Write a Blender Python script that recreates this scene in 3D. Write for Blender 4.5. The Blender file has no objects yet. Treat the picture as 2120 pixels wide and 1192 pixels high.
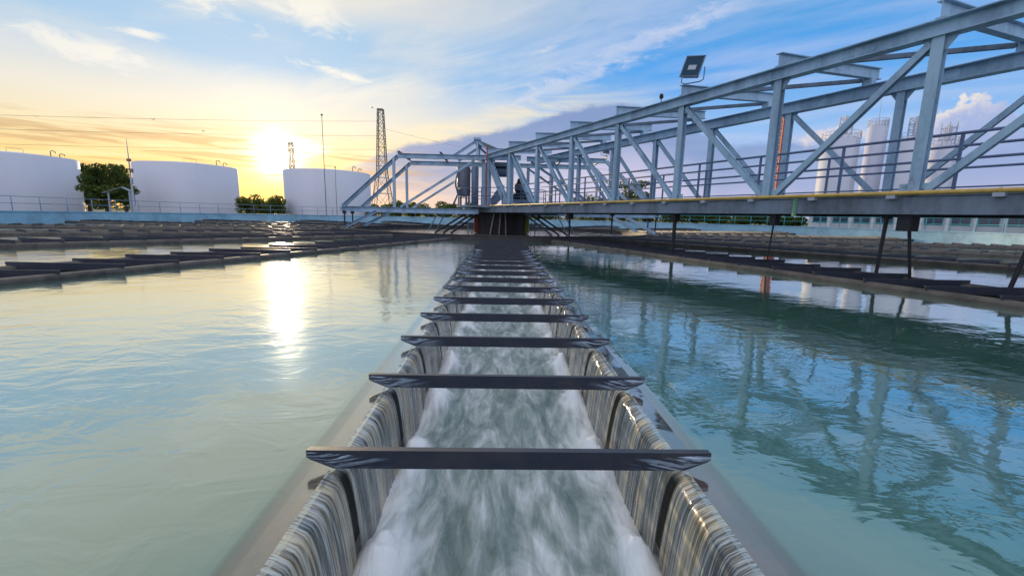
import bpy, bmesh, math, random
from mathutils import Vector, Matrix, noise
random.seed(7)
R = math.radians
SC = bpy.context.scene
COL = SC.collection
CAM = Vector((-0.072, 0.0, 1.25))
CEN = Vector((0.0, 33.0, 0.0))

# ------------------------------------------------------------------ helpers
def lin(r, g, b):
    f = lambda c: (c/255/12.92) if c/255 <= 0.04045 else ((c/255+0.055)/1.055)**2.4
    return (f(r), f(g), f(b))

class NT:
    """tiny node-expression builder"""
    def __init__(s, tree):
        s.t = tree; s.n = tree.nodes; s.l = tree.links
    def _in(s, sock, v):
        if v is None: return
        if isinstance(v, bpy.types.NodeSocket): s.l.new(v, sock)
        else:
            if isinstance(v, (tuple, list)):
                v = tuple(v)
                if len(sock.default_value) == 4 and len(v) == 3: v = v + (1.0,)
            sock.default_value = v
    def m(s, op, a, b=None, c=None, clamp=False):
        n = s.n.new('ShaderNodeMath'); n.operation = op; n.use_clamp = clamp
        s._in(n.inputs[0], a); s._in(n.inputs[1], b)
        if c is not None: s._in(n.inputs[2], c)
        return n.outputs[0]
    def vm(s, op, a, b=None, scale=None):
        n = s.n.new('ShaderNodeVectorMath'); n.operation = op
        s._in(n.inputs[0], a); s._in(n.inputs[1], b)
        if scale is not None: s._in(n.inputs['Scale'], scale)
        return n.outputs['Value'] if op in ('DOT_PRODUCT', 'LENGTH') else n.outputs[0]
    def sep(s, v):
        n = s.n.new('ShaderNodeSeparateXYZ'); s._in(n.inputs[0], v); return n.outputs
    def comb(s, x, y, z):
        n = s.n.new('ShaderNodeCombineXYZ')
        for i, v in enumerate((x, y, z)): s._in(n.inputs[i], v)
        return n.outputs[0]
    def noise(s, vec, scale=1.0, detail=4.0, rough=0.5, dist=0.0, color=False):
        n = s.n.new('ShaderNodeTexNoise')
        s._in(n.inputs['Vector'], vec); n.inputs['Scale'].default_value = scale
        n.inputs['Detail'].default_value = detail; n.inputs['Roughness'].default_value = rough
        n.inputs['Distortion'].default_value = dist
        return n.outputs['Color'] if color else n.outputs[0]
    def wave(s, vec, scale, dist=0.0, detail=2.0, ds=1.0):
        n = s.n.new('ShaderNodeTexWave'); s._in(n.inputs['Vector'], vec)
        n.inputs['Scale'].default_value = scale; n.inputs['Distortion'].default_value = dist
        n.inputs['Detail'].default_value = detail; n.inputs['Detail Scale'].default_value = ds
        return n.outputs[1]
    def ss(s, v, a, b):
        n = s.n.new('ShaderNodeMapRange'); n.interpolation_type = 'SMOOTHSTEP'
        s._in(n.inputs[0], v); n.inputs[1].default_value = a; n.inputs[2].default_value = b
        return n.outputs[0]
    def mr(s, v, a, b, c, d):
        n = s.n.new('ShaderNodeMapRange'); s._in(n.inputs[0], v)
        for i, x in enumerate((a, b, c, d)): n.inputs[1+i].default_value = x
        return n.outputs[0]
    def ramp(s, f, stops, interp='LINEAR'):
        n = s.n.new('ShaderNodeValToRGB'); cr = n.color_ramp; cr.interpolation = interp
        while len(cr.elements) < len(stops): cr.elements.new(0.5)
        for e, (p, c) in zip(cr.elements, stops):
            e.position = p; e.color = tuple(c)+(1.0,) if isinstance(c, (tuple, list)) else (c, c, c, 1)
        s._in(n.inputs[0], f); return n.outputs[0]
    def mix(s, f, a, b, mode='MIX'):
        n = s.n.new('ShaderNodeMix'); n.data_type = 'RGBA'; n.blend_type = mode
        s._in(n.inputs['Factor'], f); s._in(n.inputs[6], a); s._in(n.inputs[7], b)
        return n.outputs[2]
    def bump(s, hgt, strength, dist=0.1, normal=None):
        n = s.n.new('ShaderNodeBump'); s._in(n.inputs['Height'], hgt)
        n.inputs['Strength'].default_value = strength; n.inputs['Distance'].default_value = dist
        if normal is not None: s._in(n.inputs['Normal'], normal)
        return n.outputs[0]
    def tc(s, which='Object'):
        n = s.n.new('ShaderNodeTexCoord'); return n.outputs[which]
    def pos(s):
        return s.n.new('ShaderNodeNewGeometry').outputs['Position']
    def attr(s, name, out='Fac'):
        n = s.n.new('ShaderNodeAttribute'); n.attribute_name = name; return n.outputs[out]

RUSTY = ('steel paint', 'deck edge steel', 'weathered steel')
def new_mat(name):
    m = bpy.data.materials.new(name); m.use_nodes = True
    nt = NT(m.node_tree); p = m.node_tree.nodes['Principled BSDF']
    return m, nt, p

def painted(name, c, c2=None, rough=0.5, scale=3.0, metallic=0.0, spec=0.5, bump=0.05, streak=False, amt=0.5):
    """weathered plain surface: two tones mixed by noise"""
    m, nt, p = new_mat(name)
    c2 = c2 or tuple(x*0.6 for x in c)
    co = nt.pos()
    if streak:
        a = nt.vm('MULTIPLY', co, (1, 1, 0.15))
    else: a = co
    f1 = nt.noise(a, scale, 6, 0.65)
    f2 = nt.noise(co, scale*6, 3, 0.6)
    f = nt.m('MULTIPLY', nt.ss(nt.m('ADD', f1, nt.m('MULTIPLY', f2, 0.25)), 0.5, 0.85), amt)
    col = nt.mix(f, c, c2)
    if name in RUSTY:
        rs = nt.ss(nt.m('ADD', nt.noise(nt.vm('MULTIPLY', co, (1.6, 1.6, 0.7)), 2.3, 7, 0.7), nt.m('MULTIPLY', f2, 0.12)), 0.68, 0.78)
        col = nt.mix(nt.m('MULTIPLY', rs, 0.7), col, lin(112, 74, 52))
    nt._in(p.inputs['Base Color'], col)
    nt._in(p.inputs['Roughness'], nt.m('ADD', rough-0.1, nt.m('MULTIPLY', f2, 0.25)))
    p.inputs['Metallic'].default_value = metallic
    p.inputs['Specular IOR Level'].default_value = spec
    if bump: nt._in(p.inputs['Normal'], nt.bump(f2, bump, 0.02))
    return m

class MB:
    """collects verts/faces for ONE mesh object"""
    def __init__(s): s.v = []; s.f = []
    def add(s, vs, fs):
        o = len(s.v); s.v += [tuple(v) for v in vs]; s.f += [tuple(i+o for i in f) for f in fs]
    def frame(s, p, q, up=(0, 0, 1)):
        p = Vector(p); q = Vector(q); d = (q-p).normalized(); u = Vector(up)
        if abs(d.dot(u)) > 0.98: u = Vector((0, 1, 0)) if abs(d.y) < .9 else Vector((1, 0, 0))
        x = d.cross(u).normalized(); u = x.cross(d).normalized()
        return p, q, x, u
    def bar(s, p, q, w, h, up=(0, 0, 1), ox=0.0, oz=0.0):
        p, q, x, u = s.frame(p, q, up)
        vs = []
        for e in (p, q):
            for a, b in ((-1, -1), (1, -1), (1, 1), (-1, 1)):
                vs.append(e + x*(a*w/2+ox) + u*(b*h/2+oz))
        s.add(vs, [(3, 2, 1, 0), (4, 5, 6, 7), (0, 1, 5, 4), (1, 2, 6, 5), (2, 3, 7, 6), (3, 0, 4, 7)])
    def hbeam(s, p, q, w, h, up=(0, 0, 1), tf=0.022, tw=0.016):
        s.bar(p, q, w, tf, up, 0, h/2-tf/2); s.bar(p, q, w, tf, up, 0, -h/2+tf/2)
        s.bar(p, q, tw, h-2*tf, up)
    def channel(s, p, q, w, h, up=(0, 0, 1), t=0.018, side=1):
        s.bar(p, q, t, h, up, side*(w/2-t/2), 0)
        s.bar(p, q, w-t, t, up, -side*t/2, h/2-t/2); s.bar(p, q, w-t, t, up, -side*t/2, -h/2+t/2)
    def box(s, c, size, rz=0.0):
        c = Vector(c); m = Matrix.Rotation(rz, 3, 'Z')
        vs = [c + m @ Vector((a*size[0]/2, b*size[1]/2, d*size[2]/2)) for d in (-1, 1) for a, b in ((-1, -1), (1, -1), (1, 1), (-1, 1))]
        s.add(vs, [(3, 2, 1, 0), (4, 5, 6, 7), (0, 1, 5, 4), (1, 2, 6, 5), (2, 3, 7, 6), (3, 0, 4, 7)])
    def tube(s, pts, r, n=8, closed=False):
        pts = [Vector(p) for p in pts]; rings = []; rr = r if isinstance(r, (list, tuple)) else [r]*len(pts)
        prev = None
        for i, p in enumerate(pts):
            a = pts[i-1] if (i > 0 or closed) else p
            b = pts[(i+1) % len(pts)] if (i < len(pts)-1 or closed) else p
            d = (b-a).normalized()
            u = Vector((0, 0, 1)) if abs(d.z) < .95 else Vector((0, 1, 0))
            if prev is not None and abs(d.dot(prev)) < .98: u = prev
            x = d.cross(u).normalized(); u2 = x.cross(d).normalized(); prev = u2
            rings.append([p + x*math.cos(2*math.pi*k/n)*rr[i] + u2*math.sin(2*math.pi*k/n)*rr[i] for k in range(n)])
        vs = [v for g in rings for v in g]; fs = []
        m = len(pts)
        for i in range(m if closed else m-1):
            j = (i+1) % m
            for k in range(n):
                fs.append((i*n+k, i*n+(k+1) % n, j*n+(k+1) % n, j*n+k))
        if not closed:
            fs.append(tuple(range(n))[::-1]); fs.append(tuple((m-1)*n+k for k in range(n)))
        s.add(vs, fs)
    def lathe(s, c, prof, n=48, a0=0.0, a1=2*math.pi):
        c = Vector(c); full = abs(a1-a0-2*math.pi) < 1e-6; m = n if full else n+1
        vs = []; fs = []
        for r, z in prof:
            for k in range(m):
                a = a0+(a1-a0)*k/n; vs.append(c+Vector((r*math.cos(a), r*math.sin(a), z)))
        for i in range(len(prof)-1):
            for k in range(n):
                k2 = (k+1) % m
                fs.append((i*m+k, i*m+k2, (i+1)*m+k2, (i+1)*m+k))
        s.add(vs, fs)
    def build(s, name, mat, parent=None, smooth=False, origin=None):
        me = bpy.data.meshes.new(name)
        o0 = Vector(origin) if origin is not None else Vector((0, 0, 0))
        me.from_pydata([tuple(Vector(v)-o0) for v in s.v], [], s.f); me.update()
        if mat is not None: me.materials.append(mat)
        if smooth:
            for pl in me.polygons: pl.use_smooth = True
        o = bpy.data.objects.new(name, me); COL.objects.link(o)
        o.location = o0
        if parent is not None:
            o.parent = parent
            o.matrix_parent_inverse = Matrix.Translation(-parent.location) if parent.type == 'EMPTY' or True else Matrix()
        return o

def tag(o, label=None, cat=None, group=None, kind=None):
    if label: o['label'] = label
    if cat: o['category'] = cat
    if group: o['group'] = group
    if kind: o['kind'] = kind
    return o
def thing(name, label, cat, loc=(0, 0, 0), group=None):
    o = bpy.data.objects.new(name, None); COL.objects.link(o); o.location = loc
    o.empty_display_size = 0.3
    return tag(o, label, cat, group)
def copy_tree(src, loc, rz=0.0, sc=None):
    """a copy of a thing built at the origin with copies of its parts and sub-parts"""
    r = src.copy(); COL.objects.link(r); r.location = loc; r.rotation_euler = (0, 0, rz)
    if sc: r.scale = sc
    for ch in list(src.children):
        c = ch.copy(); COL.objects.link(c); c.parent = r
        for g in list(ch.children):
            d = g.copy(); COL.objects.link(d); d.parent = c
    return r
def polar(bear, rng, z=0.0):
    b = R(bear); return Vector((CAM.x+rng*math.sin(b), CAM.y+rng*math.cos(b), z))

# ------------------------------------------------------------------ camera
fw = Vector((0.0289562, 0.98608254, -0.16371552)); rt = Vector((0.9994249, -0.02566926, 0.02215755)); up = Vector((-0.01764672, 0.16426297, 0.98625872))
cd = bpy.data.cameras.new('camera'); cam = bpy.data.objects.new('camera', cd); COL.objects.link(cam)
cam.matrix_world = Matrix(((rt.x, up.x, -fw.x, CAM.x), (rt.y, up.y, -fw.y, CAM.y), (rt.z, up.z, -fw.z, CAM.z), (0, 0, 0, 1)))
cd.sensor_width = 36; cd.lens = 36*891.6/2120; cd.clip_start = 0.05; cd.clip_end = 6000
SC.camera = cam
SC.view_settings.view_transform = 'Standard'; SC.view_settings.look = 'None'
SC.view_settings.exposure = 0; SC.view_settings.gamma = 1
SC.cycles.max_bounces = 6; SC.cycles.transparent_max_bounces = 8; SC.cycles.caustics_reflective = False

# ------------------------------------------------------------------ sun and sky
SUN_AZ, SUN_EL = -26.4, 6.2
sdir = Vector((math.sin(R(SUN_AZ))*math.cos(R(SUN_EL)), math.cos(R(SUN_AZ))*math.cos(R(SUN_EL)), math.sin(R(SUN_EL))))
sl = bpy.data.lights.new('sun', 'SUN'); so = bpy.data.objects.new('sun', sl); COL.objects.link(so)
so.rotation_euler = (-sdir).to_track_quat('-Z', 'Y').to_euler(); sl.energy = 2.6; sl.angle = R(0.6); sl.color = (1.0, 0.78, 0.5)
so.location = (-20, 40, 30)

def make_sky():
    w = bpy.data.worlds.new('World'); SC.world = w; w.use_nodes = True
    nt = NT(w.node_tree); bg = w.node_tree.nodes['Background']
    d = nt.vm('NORMALIZE', nt.tc('Generated'))
    x, y, z = nt.sep(d)
    el = nt.m('MULTIPLY', nt.m('ARCSINE', nt.m('MAXIMUM', z, 0.0)), 57.2958)
    az = nt.m('MULTIPLY', nt.m('ARCTAN2', x, y), 57.2958)
    sky = w.node_tree.nodes.new('ShaderNodeTexSky'); sky.sky_type = 'NISHITA'; sky.sun_disc = False
    sky.sun_elevation = R(SUN_EL); sky.sun_rotation = R(SUN_AZ); sky.air_density = 1.0; sky.dust_density = 1.5
    elr = nt.m('DIVIDE', el, 90.0)
    cool = nt.ramp(elr, [(0.0, lin(200, 198, 236)), (0.06, lin(184, 198, 240)), (0.11, lin(150, 194, 246)), (0.19, lin(70, 162, 241)), (0.27, lin(100, 166, 222)), (0.34, lin(158, 194, 216)), (0.5, lin(196, 216, 236)), (1.0, lin(240, 242, 244))])
    warm = nt.ramp(elr, [(0.0, lin(250, 200, 108)), (0.05, lin(250, 214, 140)), (0.085, lin(244, 226, 182)), (0.115, lin(236, 231, 216)), (0.15, lin(210, 222, 232)), (0.172, lin(166, 204, 237)), (0.215, lin(164, 203, 237)), (0.245, lin(224, 227, 226)), (0.34, lin(236, 232, 222)), (0.5, lin(226, 228, 226)), (1.0, lin(240, 242, 244))])
    daz = nt.m('ABSOLUTE', nt.m('SUBTRACT', az, SUN_AZ-6))
    wm = nt.m('SUBTRACT', 1.0, nt.ss(daz, 12.0, 56.0))
    col = nt.mix(wm, cool, warm)
    rear = nt.ss(nt.m('MULTIPLY', y, -1.0), -0.1, 0.5)
    col = nt.mix(nt.m('MULTIPLY', rear, 0.9), col, (0.90, 0.95, 1.16))  # unseen sky behind the viewer, brightened to fill the shaded tank faces
    dot = nt.m('MAXIMUM', nt.vm('DOT_PRODUCT', d, tuple(sdir)), 0.0)
    # thin high cloud, streaks that converge towards the sun side
    zz = nt.m('ADD', nt.m('MAXIMUM', z, 0.0), 0.06)
    u = nt.m('DIVIDE', x, zz); v = nt.m('DIVIDE', y, zz)
    th = R(-52)
    across = nt.m('ADD', nt.m('MULTIPLY', u, math.cos(th)), nt.m('MULTIPLY', v, -math.sin(th)))
    along = nt.m('ADD', nt.m('MULTIPLY', u, math.sin(th)), nt.m('MULTIPLY', v, math.cos(th)))
    cv = nt.comb(nt.m('MULTIPLY', across, 0.95), nt.m('MULTIPLY', along, 0.20), 2.7)
    n1 = nt.noise(cv, 1.0, 7, 0.55, 0.7)
    n2 = nt.noise(nt.comb(nt.m('MULTIPLY', across, 2.2), nt.m('MULTIPLY', along, 0.8), 5.1), 1.0, 6, 0.6, 1.0)
    cir = nt.ss(nt.m('ADD', n1, nt.m('MULTIPLY', nt.m('SUBTRACT', n2, 0.5), 0.6)), 0.48, 0.74)
    cir = nt.m('MULTIPLY', cir, nt.ss(el, 1.0, 9.0))
    ccol = nt.mix(wm, lin(190, 206, 242), lin(250, 244, 230))
    col = nt.mix(nt.m('MULTIPLY', cir, nt.mr(wm, 0, 1, 0.55, 0.72)), col, ccol)
    # broad pale veil on the sun side up to the top
    veil = nt.noise(nt.comb(nt.m('MULTIPLY', az, 0.035), nt.m('MULTIPLY', el, 0.11), 0.3), 1.0, 5, 0.55, 0.9)
    veil = nt.m('MULTIPLY', nt.ss(veil, 0.42, 0.66), nt.m('MULTIPLY', wm, nt.ss(el, 5.0, 12.0)))
    col = nt.mix(nt.m('MULTIPLY', veil, 0.45), col, lin(240, 235, 224))
    # separate white clouds: (bearing, elevation, half length, half height, tilt, strength)
    fz = nt.noise(nt.comb(nt.m('MULTIPLY', az, 0.30), nt.m('MULTIPLY', el, 0.75), 6.6), 1.0, 6, 0.62, 0.8)
    for a0, e0, la, le, tl, am in ((-20.0, 15.6, 5.2, 0.75, -9, .85), (4.5, 19.3, 3.0, 0.5, 10, .6), (-41.5, 13.8, 7.5, 1.5, -6, .75), (-33.5, 21.0, 6.5, 3.0, -22, .8), (-22.5, 21.8, 6.5, 3.2, -14, .85), (-37.5, 16.0, 3.0, .55, 4, .8), (16.0, 19.5, 15.0, 1.5, 17, .55), (9.0, 16.2, 13.0, 1.1, 15, .5), (27.0, 22.5, 12.0, 1.3, 14, .4)):
        c_, s_ = math.cos(R(tl)), math.sin(R(tl))
        dx = nt.m('SUBTRACT', az, a0); dy = nt.m('SUBTRACT', el, e0)
        qa = nt.m('ADD', nt.m('MULTIPLY', dx, c_/la), nt.m('MULTIPLY', dy, s_/la)); qe = nt.m('ADD', nt.m('MULTIPLY', dx, -s_/le), nt.m('MULTIPLY', dy, c_/le))
        q = nt.m('SUBTRACT', 1.0, nt.m('SQRT', nt.m('ADD', nt.m('MULTIPLY', qa, qa), nt.m('MULTIPLY', qe, qe))))
        q = nt.ss(nt.m('ADD', q, nt.m('MULTIPLY', nt.m('SUBTRACT', fz, 0.5), 2.4)), 0.05, 1.0)
        col = nt.mix(nt.m('MULTIPLY', q, am), col, nt.mix(wm, lin(206, 216, 242), lin(250, 246, 236)))
    # grey-lavender cloud bank right of the sun
    azn = nt.m('DIVIDE', nt.m('ADD', az, 60.0), 120.0)
    S = 1/20.0
    Bst = [(-60, 0), (-27, 0), (-20, 5.2), (-13, 8.2), (-5, 9.8), (1, 11.2), (6, 12.6), (11, 13.9), (17, 13.6), (22, 11.5), (27, 8.5), (33, 8.9), (38, 7.8), (46, 8.6), (60, 8.0)]
    B = nt.m('MULTIPLY', nt.ramp(azn, [((a+60)/120, b*S) for a, b in Bst]), 20.0)
    wob = nt.noise(nt.comb(nt.m('MULTIPLY', az, 0.22), nt.m('MULTIPLY', el, 0.45), 8.8), 1.0, 6, 0.6)
    wobs = nt.noise(nt.comb(nt.m('MULTIPLY', az, 0.06), nt.m('MULTIPLY', el, 0.5), 1.8), 1.0, 5, 0.6, 0.6)
    dB = nt.m('ADD', nt.m('SUBTRACT', B, el), nt.m('MULTIPLY', nt.m('SUBTRACT', wob, 0.5), 2.2))
    rim = nt.m('MULTIPLY', nt.ss(dB, -3.2, -0.6), nt.m('SUBTRACT', 1.0, nt.ss(az, 2.0, 24.0)))
    rim = nt.m('MULTIPLY', rim, nt.ss(az, -24.0, -12.0))
    col = nt.mix(nt.m('MULTIPLY', rim, nt.m('MULTIPLY', nt.ss(wobs, .3, .6), 0.95)), col, lin(255, 238, 202))
    bank = nt.m('MULTIPLY', nt.ss(dB, -0.25, 0.7), nt.ss(az, -24.0, -12.0))
    bcol = nt.mix(nt.ss(dB, 2.0, 9.5), lin(132, 156, 204), nt.mix(nt.ss(az, -18, 6), lin(244, 212, 178), lin(208, 204, 234)))
    bcol = nt.mix(nt.m('MULTIPLY', nt.ss(wobs, 0.45, 0.7), nt.mr(dB, 0.5, 4.0, 0.05, 0.4)), bcol, nt.mix(nt.ss(az, -14, 12), lin(250, 222, 186), lin(186, 196, 232)))
    col = nt.mix(nt.m('MULTIPLY', bank, nt.mr(az, 18, 40, 1.0, 0.6)), col, bcol)
    # cumulus heap low in the right
    qa = nt.m('DIVIDE', nt.m('SUBTRACT', az, 46.6), 3.4); qe = nt.m('DIVIDE', nt.m('SUBTRACT', el, 8.2), 3.2)
    rr = nt.m('SQRT', nt.m('ADD', nt.m('MULTIPLY', qa, qa), nt.m('MULTIPLY', qe, qe)))
    puff = nt.noise(nt.comb(nt.m('MULTIPLY', az, 0.9), nt.m('MULTIPLY', el, 0.9), 4.0), 1.0, 6, 0.6, 0.4)
    pv = nt.m('ADD', nt.m('SUBTRACT', 1.0, rr), nt.m('MULTIPLY', nt.m('SUBTRACT', puff, 0.5), 1.5))
    cum = nt.m('MULTIPLY', nt.ss(pv, 0.0, 0.16), nt.ss(el, 5.5, 8.5))
    light = nt.m('ADD', nt.m('SUBTRACT', 1.0, nt.ss(pv, 0.05, 0.6)), nt.m('MULTIPLY', nt.m('SUBTRACT', puff, 0.5), 1.2), clamp=True)
    light = nt.m('MULTIPLY', light, nt.m('SUBTRACT', 1.0, nt.ss(az, 46, 49.5)))
    col = nt.mix(nt.m('MULTIPLY', cum, 0.85), col, nt.mix(light, lin(168, 182, 226), lin(255, 240, 226)))
    # bright patch near 37 deg
    qa = nt.m('DIVIDE', nt.m('SUBTRACT', az, 36.5), 5.0); qe = nt.m('DIVIDE', nt.m('SUBTRACT', el, 8.8), 1.2)
    pt = nt.m('SUBTRACT', 1.0, nt.m('SQRT', nt.m('ADD', nt.m('MULTIPLY', qa, qa), nt.m('MULTIPLY', qe, qe))))
    pt = nt.ss(nt.m('ADD', pt, nt.m('MULTIPLY', nt.m('SUBTRACT', puff, 0.5), 1.6)), 0.1, 0.9)
    col = nt.mix(nt.m('MULTIPLY', pt, 0.75), col, lin(252, 228, 214))
    # low bars of cloud across the sun side
    st = nt.noise(nt.comb(nt.m('MULTIPLY', az, 0.10), nt.m('MULTIPLY', el, 1.5), 3.3), 1.0, 5, 0.55, 0.5)
    band = nt.m('MULTIPLY', nt.ss(el, 2.6, 4.5), nt.m('SUBTRACT', 1.0, nt.ss(el, 6.8, 9.5)))
    band = nt.m('MULTIPLY', band, nt.m('SUBTRACT', 1.0, nt.ss(az, -16.0, -6.0)))
    dk = nt.m('MULTIPLY', nt.ss(st, 0.47, 0.60), band)
    lt = nt.m('MULTIPLY', nt.m('SUBTRACT', 1.0, nt.ss(st, 0.3, 0.44)), band)
    # sun glow first, then bars over it
    g1 = nt.m('POWER', dot, 2200.0); g2 = nt.m('POWER', dot, 420.0); g3 = nt.m('POWER', dot, 60.0)
    ga = nt.m('DIVIDE', nt.m('SUBTRACT', az, -25.2), 4.8); ge = nt.m('DIVIDE', nt.m('SUBTRACT', el, 7.3), 1.5)
    gw = nt.m('SUBTRACT', 1.0, nt.m('SQRT', nt.m('ADD', nt.m('MULTIPLY', ga, ga), nt.m('MULTIPLY', ge, ge))))
    gw = nt.ss(nt.m('ADD', gw, nt.m('MULTIPLY', nt.m('SUBTRACT', wobs, 0.5), 1.0)), 0.0, 0.8)
    glow = nt.vm('ADD', nt.vm('SCALE', (1.0, .90, .66), None, nt.m('MULTIPLY', g2, 0.30)), nt.vm('SCALE', (1.0, .84, .5), None, nt.m('MULTIPLY', g3, 0.03)))
    glow = nt.vm('ADD', glow, nt.vm('SCALE', (1.0, .93, .78), None, nt.m('MULTIPLY', g1, 4.0)))
    glow = nt.vm('ADD', glow, nt.vm('SCALE', (1.0, .92, .74), None, nt.m('MULTIPLY', gw, 1.1)))
    col = nt.mix(nt.m('MULTIPLY', lt, 0.55), col, lin(255, 238, 190))
    col = nt.vm('ADD', col, glow)
    col = nt.mix(nt.m('MULTIPLY', dk, 0.75), col, lin(208, 168, 122))
    # real atmosphere underneath, a part of the total
    total = nt.vm('ADD', nt.vm('SCALE', col, None, 9.4), nt.vm('SCALE', sky.outputs[0], None, 0.10))
    nt._in(bg.inputs['Color'], total); bg.inputs['Strength'].default_value = 0.1
make_sky()

# ------------------------------------------------------------------ materials
M = {}
M['steel'] = painted('steel paint', lin(166, 194, 216), lin(108, 134, 160), 0.42, 1.6, streak=True, amt=0.7)
M['steel_dark'] = painted('weathered steel', lin(104, 122, 146), lin(66, 74, 88), 0.5, 2.0, streak=True, amt=0.8)
M['deck'] = painted('deck edge steel', lin(126, 138, 154), lin(74, 78, 86), 0.55, 1.2, streak=True, amt=0.8)
M['rail'] = painted('rail paint', lin(98, 116, 150), lin(60, 70, 92), 0.45, 3.0)
M['rail_pale'] = painted('pale rail paint', lin(132, 150, 184), lin(84, 96, 124), 0.45, 3.0)
M['rail_cyan'] = painted('cyan rail paint', lin(70, 170, 185), lin(50, 120, 135), 0.45, 3.0)
M['yellow'] = painted('yellow pipe paint', lin(214, 176, 88), lin(140, 108, 52), 0.45, 2.5)
M['green'] = painted('green paint', lin(120, 176, 140), lin(80, 120, 96), 0.5, 2.5)
M['bar'] = painted('dark bar steel', lin(44, 50, 66), lin(78, 72, 72), 0.36, 5.0, spec=0.5, amt=0.45, bump=.03)
M['black'] = painted('black rubber', lin(30, 32, 38), lin(22, 22, 24), 0.6, 4.0)
M['white'] = painted('white tank paint', lin(218, 217, 228), lin(204, 205, 218), 0.55, 0.12, bump=0, amt=0.6, streak=True)
M['silo'] = painted('hazed silo paint', lin(212, 213, 226), lin(196, 198, 214), 0.5, 0.2, bump=0, streak=True)  # lavender fade of distance haze is put into this base colour
M['silo_grey'] = painted('silo ladder steel', lin(190, 192, 206), lin(160, 164, 182), 0.5, 0.5, bump=0)
M['rimwall'] = painted('pale blue rim wall', lin(158, 200, 222), lin(120, 152, 172), 0.6, 0.6, streak=False, amt=0.7)
M['concrete'] = painted('wet concrete', lin(96, 88, 82), lin(54, 50, 47), 0.5, 2.2, amt=0.9, bump=.2)
M['concrete_dark'] = painted('dark wet concrete', lin(60, 56, 50), lin(36, 34, 30), 0.35, 2.5, amt=0.9, bump=.2)
M['wall_shade'] = painted('shade dark algae wall', lin(40, 46, 40), lin(24, 26, 22), 0.3, 3.0, amt=0.9, bump=.2)  # algae green, darkened further to paint in the shade inside the troughs
M['baffle'] = painted('weathered baffle plate', lin(72, 68, 66), lin(42, 40, 38), 0.5, 1.0, amt=0.8)
M['drum'] = painted('rusty dark drum', lin(62, 50, 46), lin(36, 30, 28), 0.6, 1.2, amt=0.9)
M['red'] = painted('red paint', lin(176, 64, 60), lin(120, 44, 42), 0.55, 0.8)
M['drum_red'] = painted('faded red paint', lin(170, 84, 78), lin(110, 56, 50), 0.55, 0.8)
M['drum_green'] = painted('yellow green paint', lin(140, 156, 60), lin(90, 100, 44), 0.55, 0.8)
M['far_steel'] = painted('far lattice steel', lin(132, 118, 108), lin(104, 92, 86), 0.6, 0.3, bump=0)
M['galv'] = painted('galvanised steel', lin(170, 176, 188), lin(130, 136, 150), 0.4, 1.0, metallic=0.3)
M['greyblue'] = painted('grey blue machine paint', lin(128, 146, 172), lin(84, 98, 120), 0.45, 2.0)
M['vessel'] = painted('grey vessel steel', lin(122, 126, 140), lin(84, 88, 100), 0.4, 1.0)
M['wallwhite'] = painted('white plaster', lin(226, 228, 232), lin(196, 202, 210), 0.7, 0.5)
M['roof'] = painted('grey roofing', lin(150, 158, 168), lin(110, 116, 124), 0.7, 0.6)
M['bark'] = painted('bark', lin(96, 80, 62), lin(60, 50, 40), 0.85, 4.0)

def glass_mat(name, c):
    m, nt, p = new_mat(name); p.inputs['Base Color'].default_value = c+(1,); p.inputs['Roughness'].default_value = 0.08
    p.inputs['Specular IOR Level'].default_value = 0.8; return m
M['glass'] = glass_mat('dark window glass', lin(38, 60, 86))
M['lampglass'] = glass_mat('floodlight glass', lin(30, 66, 88)); M['lampglass'].node_tree.nodes['Principled BSDF'].inputs['Specular IOR Level'].default_value = 0.2

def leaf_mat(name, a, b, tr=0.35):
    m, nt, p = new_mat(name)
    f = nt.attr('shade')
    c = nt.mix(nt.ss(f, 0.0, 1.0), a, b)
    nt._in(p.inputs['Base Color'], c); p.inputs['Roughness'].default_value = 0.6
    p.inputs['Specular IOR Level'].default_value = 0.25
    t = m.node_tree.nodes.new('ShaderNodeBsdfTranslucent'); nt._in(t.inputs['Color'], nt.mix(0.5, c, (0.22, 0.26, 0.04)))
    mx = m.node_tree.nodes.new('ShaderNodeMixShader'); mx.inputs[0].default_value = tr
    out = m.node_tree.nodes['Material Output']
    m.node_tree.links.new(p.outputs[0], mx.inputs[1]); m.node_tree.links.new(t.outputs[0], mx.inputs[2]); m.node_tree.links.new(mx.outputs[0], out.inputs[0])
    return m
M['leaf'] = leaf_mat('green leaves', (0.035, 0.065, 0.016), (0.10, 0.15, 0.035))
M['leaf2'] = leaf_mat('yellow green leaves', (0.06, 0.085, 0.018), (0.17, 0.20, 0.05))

def ground_mat():
    m, nt, p = new_mat('grassy ground'); co = nt.pos()
    f = nt.noise(co, 0.05, 6, 0.6); f2 = nt.noise(co, 1.5, 4, 0.6)
    c = nt.mix(nt.ss(f, .4, .6), (0.05, 0.075, 0.02), (0.11, 0.12, 0.045))
    c = nt.mix(nt.m('MULTIPLY', nt.ss(f2, .5, .7), .5), c, (0.16, 0.14, 0.09))
    nt._in(p.inputs['Base Color'], c); p.inputs['Roughness'].default_value = 0.9
    return m
M['ground'] = ground_mat()

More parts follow.
